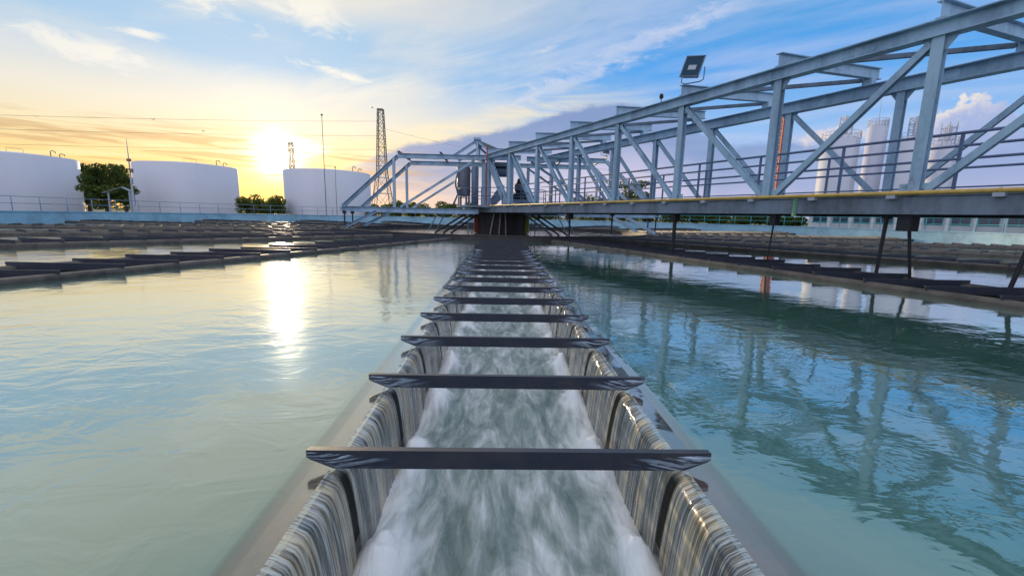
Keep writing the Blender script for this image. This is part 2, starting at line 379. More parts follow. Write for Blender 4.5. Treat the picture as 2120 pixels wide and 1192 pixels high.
def water_mat():
    """turbid green pool water: gloss over a coloured body; thin water over the weir crest lets the crest show"""
    m, nt, p = new_mat('pool water'); t = m.node_tree
    co = nt.pos(); x, y, z = nt.sep(co)
    # ripples
    big = nt.noise(nt.vm('MULTIPLY', co, (0.55, 0.8, 1)), 1.0, 3, 0.5, 0.3)
    mid = nt.noise(nt.vm('MULTIPLY', co, (2.2, 3.4, 1)), 1.0, 3, 0.55, 0.8)
    fine = nt.noise(nt.vm('MULTIPLY', co, (7.0, 12.0, 1)), 1.0, 3, 0.55, 0.6)
    patch = nt.ss(nt.noise(co, 0.22, 3, 0.5), 0.36, 0.62)
    calm = nt.attr('depth')
    hgt = nt.m('ADD', nt.m('MULTIPLY', mid, nt.mr(patch, 0, 1, 0.003, 0.009)), nt.m('MULTIPLY', fine, nt.mr(patch, 0, 1, 0.0004, 0.0012)))
    hgt = nt.m('ADD', hgt, nt.m('MULTIPLY', big, 0.012))
    hgt = nt.m('MULTIPLY', hgt, nt.mr(nt.ss(x, -1.2, 0.8), 0, 1, 1.25, 0.72))
    hgt = nt.m('MULTIPLY', hgt, nt.mr(calm, 0.0, 1.0, 0.25, 1.0))
    nrm = nt.bump(hgt, 1.0, 1.0)
    cn = nt.noise(co, 0.35, 4, 0.55, 0.5)
    body = nt.mix(nt.ss(cn, .35, .65), (0.050, 0.146, 0.116), (0.076, 0.182, 0.148))
    dif = t.nodes.new('ShaderNodeBsdfDiffuse'); nt._in(dif.inputs['Color'], body)
    tr = t.nodes.new('ShaderNodeBsdfTransparent'); tr.inputs[0].default_value = (0.92, 0.96, 0.95, 1)
    mx = t.nodes.new('ShaderNodeMixShader'); nt._in(mx.inputs[0], nt.ss(calm, 0.0, 1.0))
    t.links.new(tr.outputs[0], mx.inputs[1]); t.links.new(dif.outputs[0], mx.inputs[2])
    gl = t.nodes.new('ShaderNodeBsdfGlossy'); nt._in(gl.inputs['Roughness'], nt.mr(nt.ss(x, -1.2, 0.8), 0, 1, 0.10, 0.04)); gl.inputs['Color'].default_value = (0.95, 0.99, 0.96, 1)
    nt._in(gl.inputs['Normal'], nrm)
    lw = t.nodes.new('ShaderNodeLayerWeight'); lw.inputs[0].default_value = 0.5; nt._in(lw.inputs['Normal'], nrm)
    fr = nt.m('ADD', 0.04, nt.m('MULTIPLY', nt.m('POWER', lw.outputs['Facing'], 1.75), 0.96), clamp=True)
    m2 = t.nodes.new('ShaderNodeMixShader'); nt._in(m2.inputs[0], fr)
    t.links.new(mx.outputs[0], m2.inputs[1]); t.links.new(gl.outputs[0], m2.inputs[2])
    t.links.new(m2.outputs[0], t.nodes['Material Output'].inputs[0])
    return m
M['water'] = water_mat()

def scum_mat():
    m, nt, p = new_mat('ring water with scum'); co = nt.pos()
    f = nt.ss(nt.noise(co, 0.5, 5, 0.6, 0.6), 0.5, 0.66)
    x, y, z = nt.sep(co); f = nt.m('MULTIPLY', f, nt.ss(x, -1.0, 4.0))
    nt._in(p.inputs['Base Color'], nt.mix(f, (0.12, 0.13, 0.11), (0.26, 0.19, 0.13)))
    nt._in(p.inputs['Roughness'], nt.mr(f, 0, 1, 0.05, 0.55))
    nt._in(p.inputs['Normal'], nt.bump(nt.noise(co, 3.0, 3), 0.25, 0.05))
    return m
M['scum'] = scum_mat()

def channel_mat():
    m, nt, p = new_mat('foaming channel water'); co = nt.pos(); x, y, z = nt.sep(co)
    a = nt.noise(nt.vm('MULTIPLY', co, (4.2, 1.3, 0.5)), 1.0, 5, 0.6, 1.1)
    b = nt.noise(nt.vm('MULTIPLY', co, (11.0, 2.2, 0.5)), 1.0, 4, 0.6, 1.0)
    foam = nt.attr('foam')
    f = nt.m('ADD', nt.m('MULTIPLY', a, 0.75), nt.m('MULTIPLY', b, 0.42))
    f = nt.m('ADD', f, nt.m('MULTIPLY', foam, 0.60))
    c = nt.ramp(nt.ss(f, 0.36, 0.96), [(0.0, (0.085, 0.145, 0.140)), (0.25, (0.21, 0.27, 0.265)), (0.5, (0.40, 0.45, 0.455)), (0.78, (0.66, 0.70, 0.73)), (1.0, (0.90, 0.91, 0.93))])
    nt._in(p.inputs['Base Color'], c)
    nt._in(p.inputs['Roughness'], nt.mr(f, 0.4, 0.9, 0.22, 0.6))
    p.inputs['Specular IOR Level'].default_value = 0.5
    nt._in(p.inputs['Normal'], nt.bump(nt.m('ADD', a, nt.m('MULTIPLY', b, .3)), 0.5, 0.06))
    return m
M['channel'] = channel_mat()

def fall_mat():
    m, nt, p = new_mat('falling water'); t = m.node_tree
    uv = nt.attr('st', 'Vector'); s, v, _ = nt.sep(uv)
    sk = nt.m('ADD', s, nt.m('MULTIPLY', v, 0.02))
    n1 = nt.noise(nt.comb(nt.m('MULTIPLY', sk, 64.0), nt.m('MULTIPLY', v, 1.3), 0), 1.0, 3, 0.6)
    n2 = nt.noise(nt.comb(nt.m('MULTIPLY', sk, 170.0), nt.m('MULTIPLY', v, 2.2), 3), 1.0, 2, 0.6)
    n3 = nt.noise(nt.comb(nt.m('MULTIPLY', s, 7.0), nt.m('MULTIPLY', v, 0.35), 6), 1.0, 3, 0.6)
    f = nt.m('ADD', nt.m('MULTIPLY', n1, 0.6), nt.m('MULTIPLY', n2, 0.4))
    f = nt.m('ADD', f, nt.m('MULTIPLY', nt.m('SUBTRACT', n3, 0.5), 0.35))
    white = nt.ss(nt.m('ADD', f, nt.m('MULTIPLY', nt.m('SUBTRACT', 1.0, nt.ss(v, 0.0, 0.35)), 0.05)), 0.45, 0.62)
    c = nt.mix(white, nt.mix(nt.ss(n3, .4, .6), (0.085, 0.092, 0.085), (0.21, 0.155, 0.075)), nt.mix(nt.ss(n3, .4, .65), (0.52, 0.57, 0.62), (0.64, 0.55, 0.38)))
    nt._in(p.inputs['Base Color'], c); p.inputs['Roughness'].default_value = 0.09; p.inputs['Coat Weight'].default_value = 0.6; p.inputs['Coat Roughness'].default_value = 0.04
    p.inputs['Specular IOR Level'].default_value = 0.7
    nt._in(p.inputs['Normal'], nt.bump(f, 0.5, 0.02))
    tr = t.nodes.new('ShaderNodeBsdfTransparent')
    mx = t.nodes.new('ShaderNodeMixShader')
    gap = nt.attr('gap')
    thin = nt.m('MULTIPLY', nt.m('SUBTRACT', 1.0, nt.ss(f, 0.36, 0.52)), nt.mr(v, 0.15, 0.7, 0.15, 0.5))
    nt._in(mx.inputs[0], nt.m('MAXIMUM', thin, nt.m('MULTIPLY', gap, nt.mr(nt.ss(v, 0.05, 0.3), 0, 1, 0, 0.93)), clamp=True))
    t.links.new(p.outputs[0], mx.inputs[1]); t.links.new(tr.outputs[0], mx.inputs[2]); t.links.new(mx.outputs[0], t.nodes['Material Output'].inputs[0])
    return m
M['fall'] = fall_mat()

def film_mat():
    m, nt, p = new_mat('splashed water film'); t = m.node_tree
    a, b, c = nt.sep(nt.attr('st', 'Vector')); co = nt.pos(); x, y, z = nt.sep(co)
    d = nt.m('SUBTRACT', b, nt.m('MULTIPLY', a, 1.6))
    n = nt.noise(nt.comb(nt.m('MULTIPLY', d, 5.0), nt.m('MULTIPLY', a, 2.0), nt.m('ADD', nt.m('MULTIPLY', y, 3.7), c)), 1.0, 4, 0.6, 0.6)
    al = nt.m('MULTIPLY', nt.ss(n, 0.42, 0.62), nt.m('SUBTRACT', 1.0, nt.ss(a, 0.25, 1.0)))
    p.inputs['Base Color'].default_value = (0.45, 0.54, 0.68, 1); p.inputs['Roughness'].default_value = 0.15
    nt._in(p.inputs['Normal'], nt.bump(n, 0.6, 0.02))
    tr = t.nodes.new('ShaderNodeBsdfTransparent'); mx = t.nodes.new('ShaderNodeMixShader'); nt._in(mx.inputs[0], al)
    t.links.new(tr.outputs[0], mx.inputs[1]); t.links.new(p.outputs[0], mx.inputs[2]); t.links.new(mx.outputs[0], t.nodes['Material Output'].inputs[0])
    return m
M['film'] = film_mat()
def crest_mat():
    m, nt, p = new_mat('wet weir crest'); co = nt.pos(); x, y, z = nt.sep(co)
    f = nt.noise(nt.vm('MULTIPLY', co, (5, 2, 5)), 1.0, 6, 0.65, 0.4)
    g = nt.noise(co, 22.0, 4, 0.6)
    c = nt.mix(nt.ss(f, .35, .65), lin(64, 56, 58), lin(108, 70, 54))
    c = nt.mix(nt.m('MULTIPLY', nt.ss(g, .5, .75), .6), c, lin(40, 38, 36))
    nt._in(p.inputs['Base Color'], c); p.inputs['Roughness'].default_value = 0.3
    p.inputs['Coat Weight'].default_value = 0.4; p.inputs['Coat Roughness'].default_value = 0.06
    nt._in(p.inputs['Normal'], nt.bump(f, 0.4, 0.03))
    return m
M['crest'] = crest_mat()

# ------------------------------------------------------------------ setting: ground, pool
RIM, RING, NL = 34.0, 10.7, 19
DA = 2*math.pi/NL
g = MB(); g.lathe(CEN, [(RIM+0.35, -0.1), (60, -0.1), (200, -0.1), (900, -0.1), (3500, -0.1)], 96)
g.f = [f[::-1] for f in g.f]
tag(g.build('ground', M['ground']), 'grassy ground outside the round basin', None, kind='structure')

def pol(r, phi):   # phi measured from -Y (towards the camera), positive to +X
    return Vector((CEN.x+r*math.sin(phi), CEN.y-r*math.cos(phi), 0))
W_OUT = 1.06
WATER_DEPTH = []
wb = MB()
def depth_add(vs, fs, ds):
    wb.add(vs, fs); WATER_DEPTH.extend(ds)
rs = [RING+0.12+(RIM-RING-0.12)*i/24 for i in range(25)]
for k in range(NL):
    wl = 1.40 if k == 0 else W_OUT; wr = 1.40 if k == NL-1 else W_OUT
    vs = []; fs = []; na = 10
    for r in rs:
        a0 = k*DA+math.asin(wl/r); a1 = (k+1)*DA-math.asin(wr/r)
        for j in range(na+1): vs.append(pol(r, a0+(a1-a0)*j/na))
    for i in range(24):
        for j in range(na):
            fs.append((i*(na+1)+j, i*(na+1)+j+1, (i+1)*(na+1)+j+1, (i+1)*(na+1)+j))
    depth_add(vs, [f[::-1] for f in fs], [1.0]*len(vs))
for sgn in (-1, 1):       # shallow water over the two crests of the near launder
    xs = [(1.40, 1.0), (1.26, 1.0), (1.10, 1.0), (1.065, 0.85), (1.04, 0.42), (0.99, 0.17), (0.87, 0.07)]
    ys = [33-rs[0]-(rs[-1]-rs[0]-.02)*i/60 for i in range(61)]
    vs = []; fs = []; ds = []
    for yy in ys:
        for xx, dd in xs:
            # the outer line must meet the sector edge exactly on the flat sheet
            vs.append((sgn*xx, yy, 0.0 if xx > 1.0 else -0.004)); ds.append(dd)
    n = len(xs)
    for i in range(60):
        for j in range(n-1):
            f = (i*n+j, i*n+j+1, (i+1)*n+j+1, (i+1)*n+j); fs.append(f if sgn < 0 else f[::-1])
    depth_add(vs, fs, ds)
wo = wb.build('water', M['water'])
at = wo.data.attributes.new('depth', 'FLOAT', 'POINT'); at.data.foreach_set('value', WATER_DEPTH)
bm = bmesh.new(); bm.from_mesh(wo.data); bmesh.ops.recalc_face_normals(bm, faces=bm.faces)
for f in bm.faces:
    if f.normal.z < 0: f.normal_flip()
bm.to_mesh(wo.data); bm.free()
tag(wo, 'green clarifier water mirroring the sunset', None, kind='structure')
rw = MB(); rw.lathe(CEN, [(0.01, -0.02), (5, -0.02), (RING-0.05, -0.02)], 64); rw.f = [f[::-1] for f in rw.f]
tag(rw.build('ring_water', M['scum']), 'still water with brown scum inside the baffle ring', None, kind='structure')

fb = MB(); fb.lathe(CEN, [(0.02, -1.3), (RIM+.2, -1.3)], 64); fb.f = [f[::-1] for f in fb.f]
tag(fb.build('basin_floor', M['concrete_dark']), 'dark concrete floor of the basin under the water', None, kind='structure')
# basin rim wall and its railing
t = thing('rim_wall', 'pale blue circular basin wall behind the launders under the railing', 'wall', CEN)
b = MB(); b.lathe(CEN, [(RIM, -0.6), (RIM, 0.80), (RIM-0.05, 0.80), (RIM-0.05, 0.88), (RIM+0.45, 0.88), (RIM+0.45, -0.3)], 160)
b.f = [f[::-1] for f in b.f]
b.build('wall_ring', M['rimwall'], t)
def rim_rail(name, label, a0, a1, matr, rr=0.024):
    t = thing(name, label, 'railing', CEN, 'railings on the basin rim')
    rad = RIM+0.2; n = int(abs(a1-a0)*rad/1.9); z0 = 0.88
    P = lambda a, z: CEN+Vector((rad*math.sin(a), rad*math.cos(a), z))
    for zz, nm in ((z0+1.0, 'top_rail'), (z0+0.52, 'middle_rail')):
        b = MB(); b.tube([P(a0+(a1-a0)*i/(n*2), zz) for i in range(n*2+1)], rr, 6); b.build(nm, matr, t, True)
    for i in range(n+1):
        a = a0+(a1-a0)*i/n
        b = MB(); b.tube([P(a, z0), P(a, z0+1.0)], rr*1.15, 6); b.build('post', matr, t, True)
rim_rail('rim_railing', 'grey blue two rail steel railing along the rim in front of the white tanks', R(-128), R(33), M['rail_pale'])
rim_rail('rim_railing', 'cyan painted two rail railing along the rim below the silos', R(33.5), R(120), M['rail_cyan'])

# ------------------------------------------------------------------ launders with weir walls, bars
S0, SP = 1.97, 1.0157            # first bar in front of the camera, bar spacing
R0, R1 = RING+0.25, RIM-0.02
bars_r = []
r = 33.0-S0
while r > R0+0.3: bars_r.append(r); r -= SP
r = 33.0-S0+SP
while r < R1-0.3: bars_r.append(r); r += SP

def bar_mesh(H=0.096, flange=True):
    """angle iron: upright leg towards the rim, flat leg behind, cut lower corners; local x across, y towards centre"""
    bm = bmesh.new()
    L, T = (1.005 if flange else 1.12), 0.010
    out = [(-L, H*.62), (-L+.015, H*.5), (-L+.13, 0.0), (L-.13, 0.0), (L-.015, H*.5), (L, H*.62), (L, H), (-L, H)]
    f0 = [bm.verts.new((x, 0, z)) for x, z in out]; f1 = [bm.verts.new((x, T, z)) for x, z in out]
    bm.faces.new(f0); bm.faces.new(f1[::-1])
    for i in range(8): bm.faces.new((f0[i-1], f1[i-1], f1[i], f0[i]))
    top = [(-L, H-.002), (L, H-.002)]
    v = [bm.verts.new((x, y, z)) for z in (H-.010, H-.002) for x, y in ((-L, T), (L, T), (L, .04), (-L, .04))]
    for f in ((3, 2, 1, 0), (4, 5, 6, 7), (0, 1, 5, 4), (1, 2, 6, 5), (2, 3, 7, 6), (3, 0, 4, 7)): bm.faces.new([v[i] for i in f])
    bmesh.ops.recalc_face_normals(bm, faces=bm.faces)
    me = bpy.data.meshes.new('cross_bar'); bm.to_mesh(me); bm.free(); me.materials.append(M['bar'])
    return me
def film_mesh(sg):
    """thin water thrown up on the bar face where the flow over the crest hits it"""
    vs = []; fs = []; st = []
    for _ in (0,):
        o = len(vs); n = 16
        for i in range(n+1):
            a = i/n; x = 1.0-0.46*a; zt = 0.088-0.03*a; zb = max(0.004, 0.055*(1-a*3))
            for j in range(5):
                b_ = j/4; vs.append((sg*x, -0.003-0.012*math.sin(math.pi*b_)*(1-a)**.5, zb+(zt-zb)*b_)); st.append((a, b_, sg))
        for i in range(n):
            for j in range(4):
                f = (o+i*5+j, o+i*5+j+1, o+(i+1)*5+j+1, o+(i+1)*5+j); fs.append(f if sg > 0 else f[::-1])
    me = bpy.data.meshes.new('water_film'); me.from_pydata(vs, [], fs); me.materials.append(M['film'])
    for p in me.polygons: p.use_smooth = True
    a = me.attributes.new('st', 'FLOAT_VECTOR', 'POINT'); a.data.foreach_set('vector', [c for p in st for c in p])
    return me
FILMS = [film_mesh(-1), film_mesh(1)]; BAR = bar_mesh(); BAR2 = bar_mesh(0.145, False)
def wall_mesh(sgn, near):
    b = MB()
    y0, y1 = -R1, -R0                          # local: launder runs along -Y from the centre at origin
    prof = [(0.855, -1.2), (0.855, -0.04), (0.872, -0.018), (0.90, -0.012), (1.09, -0.012), (1.13, -0.03), (1.2, -0.16), (1.36, -0.5), (1.5, -1.2)] if near else \
           [(0.86, -1.2), (0.86, 0.05), (0.885, 0.09), (0.93, 0.11), (1.0, 0.108), (1.045, 0.085), (1.06, 0.045), (1.06, -0.05), (1.06, -1.2)]
    n = len(prof); vs = []; fs = []
    for yy in (y0, y1):
        for x, z in prof: vs.append((sgn*x, yy, z))
    for j in range(n-1): fs.append((j, j+1, n+j+1, n+j) if sgn > 0 else (n+j, n+j+1, j+1, j))
    fs.append(tuple(range(n))); fs.append(tuple(n+i for i in range(n))[::-1])
    b.add(vs, fs)
    me = bpy.data.meshes.new('weir_wall'); me.from_pydata(b.v, [], b.f); me.update()
    me.materials.append(M['crest'] if near else M['concrete'])
    me.materials.append(M['wall_shade'])
    me.polygons[0].material_index = 1  # inner face gets the tone with trough shade painted in
    return me
WALLS = {(s, nr): wall_mesh(s, nr) for s in (-1, 1) for nr in (True, False)}
def floor_mesh():
    b = MB(); b.box((0, -(R0+R1)/2, -1.12), (1.70, R1-R0, 0.1))
    me = bpy.data.meshes.new('channel_floor'); me.from_pydata(b.v, [], b.f); me.materials.append(M['concrete_dark']); return me
FLOOR = floor_mesh()
def lw_mesh():
    b = MB(); b.add([(-.855, -R1, -.7), (.855, -R1, -.7), (.855, -R0, -.7), (-.855, -R0, -.7)], [(0, 1, 2, 3)])
    me = bpy.data.meshes.new('launder_water'); me.from_pydata(b.v, [], b.f); me.materials.append(M['channel'])
    a = me.attributes.new('foam', 'FLOAT', 'POINT'); a.data.foreach_set('value', [-0.4]*4); return me
LWATER = lw_mesh()
ORD = ['', 'nearest', 'second', 'third', 'fourth', 'fifth', 'sixth', 'seventh', 'eighth', 'ninth']
def mk(name, me, parent):
    o = bpy.data.objects.new(name, me); COL.objects.link(o); o.parent = parent; return o
for k in range(NL):
    kk = k if k <= 9 else k-NL
    if kk == 0: lab = 'central effluent channel with foaming water running straight away from the viewer'
    else:
        side = 'right' if kk > 0 else 'left'
        lab = '%s dark barred concrete launder to the %s of the foaming central channel' % (ORD[abs(kk)], side)
        if abs(kk) >= 8: lab = '%s barred launder to the %s of the central channel, beyond the centre column' % (ORD[abs(kk)], side)
    t = thing('effluent_launder', lab, 'launder', CEN, 'radial launders in the basin'); t.rotation_euler = (0, 0, k*DA)
    if abs(kk) >= 2: t.scale = (1, 1, 1.4)
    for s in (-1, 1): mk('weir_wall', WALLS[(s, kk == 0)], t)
    mk('channel_floor', FLOOR, t)
    if kk != 0: mk('launder_water', LWATER, t)
    for r in bars_r:
        o = mk('cross_bar', BAR2 if kk else BAR, t); o.location = (0, -r, 0.028 + (0.0 if kk else -0.022)+random.uniform(-.002, .002)); o.rotation_euler = (0, 0, random.uniform(-.004, .004) if kk == 0 else (R(-20) if kk > 0 else R(20))+random.uniform(-.03, .03))
        if kk: o.location.z += random.uniform(-.012, .012)
        if kk == 0 and 33-r < 16:
            for fm in FILMS: mk('water_film', fm, o)

# near launder: falling sheets and channel water
def falls(sgn):
    ys = []; y = -0.6
    while y < 22.0:
        ys.append(y); y += 0.009 if y < 4 else (0.018 if y < 9 else 0.05)
    prof = []
    NP = 18
    for i in range(NP):
        v_ = i/(NP-1)
        if v_ < 0.22:
            a = v_/0.22; px = 0.90-0.055*a; pz = -0.003-0.020*a*a
        else:
            a = (v_-0.22)/0.78; px = 0.845-0.10*math.sqrt(a)*0.75-0.02*a; pz = -0.023-0.60*a*(0.35+0.65*a)
        prof.append((v_, px, pz))
    vs = []; fs = []; st = []; gp = []
    for y in ys:
        kq = (y-S0)/SP; fr = (kq-round(kq))*SP
        gap = max(0.0, min(1.0, (0.052-abs(fr+0.01)-0.02*noise.noise(Vector((kq*3, sgn, 0))))/0.02))
        q = random.random()
        rid = noise.fractal(Vector((y*22.0, sgn*3.0, 0)), 0.8, 2.0, 2)
        big = noise.noise(Vector((y*2.1, sgn*9.0, 2.0)))
        for v_, px, pz in prof:
            rr = noise.noise(Vector((y*26.0, v_*0.25, sgn*5.0)))
            amp = 0.002+0.006*v_
            k = 1.0+0.25*big*v_
            xx = px - amp*(rid*0.6+rr*0.5) - 0.045*big*v_*v_
            zz = pz + (0.0025*rid*(1-v_) if v_ < 0.3 else 0.0)
            vs.append((sgn*xx, y-0.035*v_*v_*0, zz)); st.append((y+sgn*50, v_, 0)); gp.append(gap)
    n = NP
    for i in range(len(ys)-1):
        for j in range(n-1):
            f = (i*n+j, i*n+j+1, (i+1)*n+j+1, (i+1)*n+j); fs.append(f if sgn < 0 else f[::-1])
    b = MB(); b.v = vs; b.f = fs
    o = b.build('falling_water', M['fall'], None, True)
    a = o.data.attributes.new('st', 'FLOAT_VECTOR', 'POINT'); a.data.foreach_set('vector', [c for p in st for c in p])
    a = o.data.attributes.new('gap', 'FLOAT', 'POINT'); a.data.foreach_set('value', gp)
    return tag(o, 'streaky water sheet spilling over the %s weir crest of the central channel' % ('left' if sgn < 0 else 'right'), None, kind='structure')
falls(-1); falls(1)

def channel():
    nx = 48; ys = []; y = -0.8
    while y < 22.0:
        ys.append(y); y += 0.025 if y < 7 else 0.1
    vs = []; fo = []; fs = []
    for y in ys:
        kq = (y-S0)/SP; fr = kq-round(kq)
        for i in range(nx+1):
            x = -0.85+1.70*i/nx; e = abs(x)/0.85
            h = noise.fractal(Vector((x*2.2, y*1.1, 4.0)), 0.9, 2.0, 4)*0.035
            mound = math.exp(-((abs(x)-0.66)/0.12)**2)*(0.04+0.17*math.exp(-((fr+0.02)/0.17)**2)*(0.75+0.5*noise.noise(Vector((kq*1.3, x*2, 1)))))*(1+0.5*noise.fractal(Vector((x*9, y*7, 2)), 1.0, 2.0, 3))
            f = max(0.0, 1-(1-e)*3.4)**1.2 + 4.6*mound + 0.25*noise.noise(Vector((x*3.0, y*1.5, 9.0)))
            vs.append((x, y, -0.56+h+mound)); fo.append(max(0.0, min(1.2, f)))
    n = nx+1
    for i in range(len(ys)-1):
        for j in range(nx): fs.append((i*n+j, i*n+j+1, (i+1)*n+j+1, (i+1)*n+j))
    b = MB(); b.v = vs; b.f = fs
    o = b.build('channel_water', M['channel'], None, True)
    a = o.data.attributes.new('foam', 'FLOAT', 'POINT'); a.data.foreach_set('value', fo)
    tag(o, 'foaming white and grey green water rushing between the two weirs', None, kind='structure')
channel()

# ------------------------------------------------------------------ baffle ring
t = thing('baffle_ring', 'low dark circular baffle ring standing in the water around the centre', 'baffle', CEN)
b = MB(); b.lathe(CEN, [(RING-0.03, -0.8), (RING-0.03, 0.24), (RING-0.12, 0.24), (RING-0.12, 0.27), (RING+0.09, 0.27), (RING+0.09, 0.24), (RING+0.03, 0.24), (RING+0.03, -0.8)], 128)
b.f = [f[::-1] for f in b.f]
b.build('baffle_plate', M['baffle'], t)

# ------------------------------------------------------------------ scraper bridge
TV = Vector((-0.42265665, 0.90628988, 0)); NV = Vector((0.90628988, 0.42265665, 0))
DN, DF, BAY, SN, SF = 11.852, 16.174, 3.254, 4.584, 6.926
ZD, ZC = 1.93, 5.0
def BP(d, s, z): return Vector((CAM.x, CAM.y, 0))+NV*d+TV*s+Vector((0, 0, z))
SE = -3.0                                           # outer end, beyond the right edge of the view
SC_ = 29.2                                          # inner end at the centre
bridge = thing('scraper_bridge', 'long blue grey steel truss bridge spanning from the centre column past the right edge', 'bridge', BP((DN+DF)/2, 12, 0))
def part(b, name, mat, smooth=False): return b.build(name, M[mat], bridge, smooth)
b = MB(); b.hbeam(BP(DN, SE, ZC+.16), BP(DN, SC_, ZC+.16), .30, .32); part(b, 'top_chord', 'steel')
b = MB(); b.hbeam(BP(DF, SE, ZC+.30), BP(DF, SC_, ZC+.30), .32, .38); part(b, 'top_chord', 'steel')
b = MB(); b.channel(BP(DN-.06, SE, 1.66), BP(DN-.06, SC_+1, 1.66), .16, .36, side=-1); part(b, 'edge_beam', 'deck')
b = MB(); b.channel(BP(DF+.06, SE, 1.66), BP(DF+.06, SC_+1, 1.66), .16, .36, side=1); part(b, 'edge_beam', 'deck')
b = MB(); b.bar(BP((DN+DF)/2, SE, 1.885), BP((DN+DF)/2, SC_+1.2, 1.885), DF-DN+.10, .05); part(b, 'deck_plate', 'deck')
s = SE+.4
while s < SC_:
    b = MB(); b.hbeam(BP(DN+.06, s, 1.76), BP(DF-.06, s, 1.76), .12, .18); part(b, 'deck_joist', 'deck'); s += BAY/2
near_s = [SN+BAY*k for k in range(-1, 8)]; far_s = [SF+BAY*k for k in range(-2, 7)]
def vertical(d, s, ztop, w=.20):
    b = MB(); b.hbeam(BP(d, s, 1.91), BP(d, s, ztop), w, w, up=NV); 
    b.bar(BP(d, s-.28, 2.02), BP(d, s+.28, 2.02), .012, .22)
    b.add([BP(d-.01, s-.30, ztop), BP(d-.01, s+.30, ztop), BP(d-.01, s+.12, ztop-.26), BP(d-.01, s-.12, ztop-.26),
           BP(d+.01, s-.30, ztop), BP(d+.01, s+.30, ztop), BP(d+.01, s+.12, ztop-.26), BP(d+.01, s-.12, ztop-.26)],
          [(0, 1, 2, 3), (7, 6, 5, 4), (0, 4, 5, 1), (1, 5, 6, 2), (2, 6, 7, 3), (3, 7, 4, 0)])
    for du in (-.22, -.16, .16, .22):
        for dz in (-.06, .05): b.tube([BP(d-.006, s+du, 2.02+dz), BP(d-.022, s+du, 2.02+dz)], .016, 6)
    for du in (-.17, 0, .17): b.tube([BP(d-.010, s+du, ztop-.06), BP(d-.026, s+du, ztop-.06)], .016, 6)
    part(b, 'vertical_post', 'steel')
for i, s in enumerate(near_s): vertical(DN, s, ZC, .24 if i in (7,) else .20)
for s in far_s: vertical(DF, s, ZC+.11, .20)
def diag(d, s0, z0, s1, z1, w=.15):
    b = MB(); b.channel(BP(d+.03, s0, z0), BP(d+.03, s1, z1), .14, w, up=NV); part(b, 'diagonal_brace', 'steel')
for k in range(-1, 7):
    a, c = SN+BAY*k, SN+BAY*(k+1)
    if k >= 1: diag(DN, a+.16, 1.98, c-.12, ZC-.08)
    else: diag(DN, c-.18, 1.98, a+.14, ZC-.08)
for k in range(-2, 6):
    a, c = SF+BAY*k, SF+BAY*(k+1)
    if k >= 0: diag(DF, a+.16, 1.98, c-.12, ZC+.02, .13)
    else: diag(DF, c-.18, 1.98, a+.14, ZC+.02, .13)
for k in range(-1, 8):
    s = SN+BAY*k
    b = MB(); b.hbeam(BP(DN-.16, s, ZC+.49), BP(DF+.5, s, ZC+.90), .18, .33); part(b, 'cross_beam', 'steel')
    b = MB(); b.box(BP(DF, s, ZC+.585), (.26, .26, .19), math.atan2(TV.y, TV.x)); part(b, 'bearing_block', 'steel')
    if k < 7:
        b = MB(); b.channel(BP(DN+.2, s+BAY-.1, ZC+.36), BP(DF-.1, s+.15, ZC+.66), .11, .11); part(b, 'top_brace', 'steel_dark')
for k in range(0, 8, 2):       # bolted splice plates on the two top chords
    for d, zc, hh in ((DN, ZC+.16, .20), (DF, ZC+.30, .26)):
        s = SN+BAY*(k+.45)
        b = MB(); b.bar(BP(d-.016, s-.34, zc), BP(d-.016, s+.34, zc), .014, hh)
        for du in (-.28, -.19, -.10, .10, .19, .28):
            for dz in (-.3, .3): b.tube([BP(d-.02, s+du, zc+dz*hh), BP(d-.04, s+du, zc+dz*hh)], .017, 6)
        part(b, 'splice_plate', 'steel')
# railings on the walkway
for d in (13.4, 15.5):
    hr = MB()
    hr.tube([BP(d, SE, 3.30), BP(d, SC_-2.5, 3.30)], .034, 8); rl = part(hr, 'handrail', 'rail', True)
    for zz, rr in ((2.74, .030), (2.12, .018)):
        b = MB(); b.tube([BP(d, SE, zz), BP(d, SC_-2.5, zz)], rr, 8); b.build('rail', M['rail'], rl, True)
    s = SE+.2 if d < 14 else SE+1.2
    s = 4.5-2.35*3+(.0 if d < 14 else 1.45)
    while s < SC_-2.5:
        b = MB(); b.bar(BP(d+.002, s, 1.91), BP(d+.002, s, 3.29), .06, .045, up=NV); b.build('rail_post', M['rail'], rl); s += 2.35
# yellow pipe along the near edge with saddles
b = MB(); b.tube([BP(DN-.20, SE, 1.925), BP(DN-.20, SC_+.3, 1.925)], .045, 10); yp = part(b, 'yellow_pipe', 'yellow', True)
s = SN+.3-BAY*2
i = 0
while s < SC_:
    b = MB(); b.box(BP(DN-.20, s, 1.845), (.16, .14, .075), math.atan2(TV.y, TV.x)); b.build('pipe_saddle', M['galv'], yp)
    b = MB(); b.tube([BP(DN-.20, s-.02, 1.925), BP(DN-.20, s+.02, 1.925)], .056, 10); b.build('pipe_clamp', M['yellow'], yp)
    s += BAY/2; i += 1
b = MB(); b.bar(BP(DN-.16, 6.95, 1.42), BP(DN-.16, 6.95, 1.97), .07, .07); part(b, 'drain_pipe', 'green')
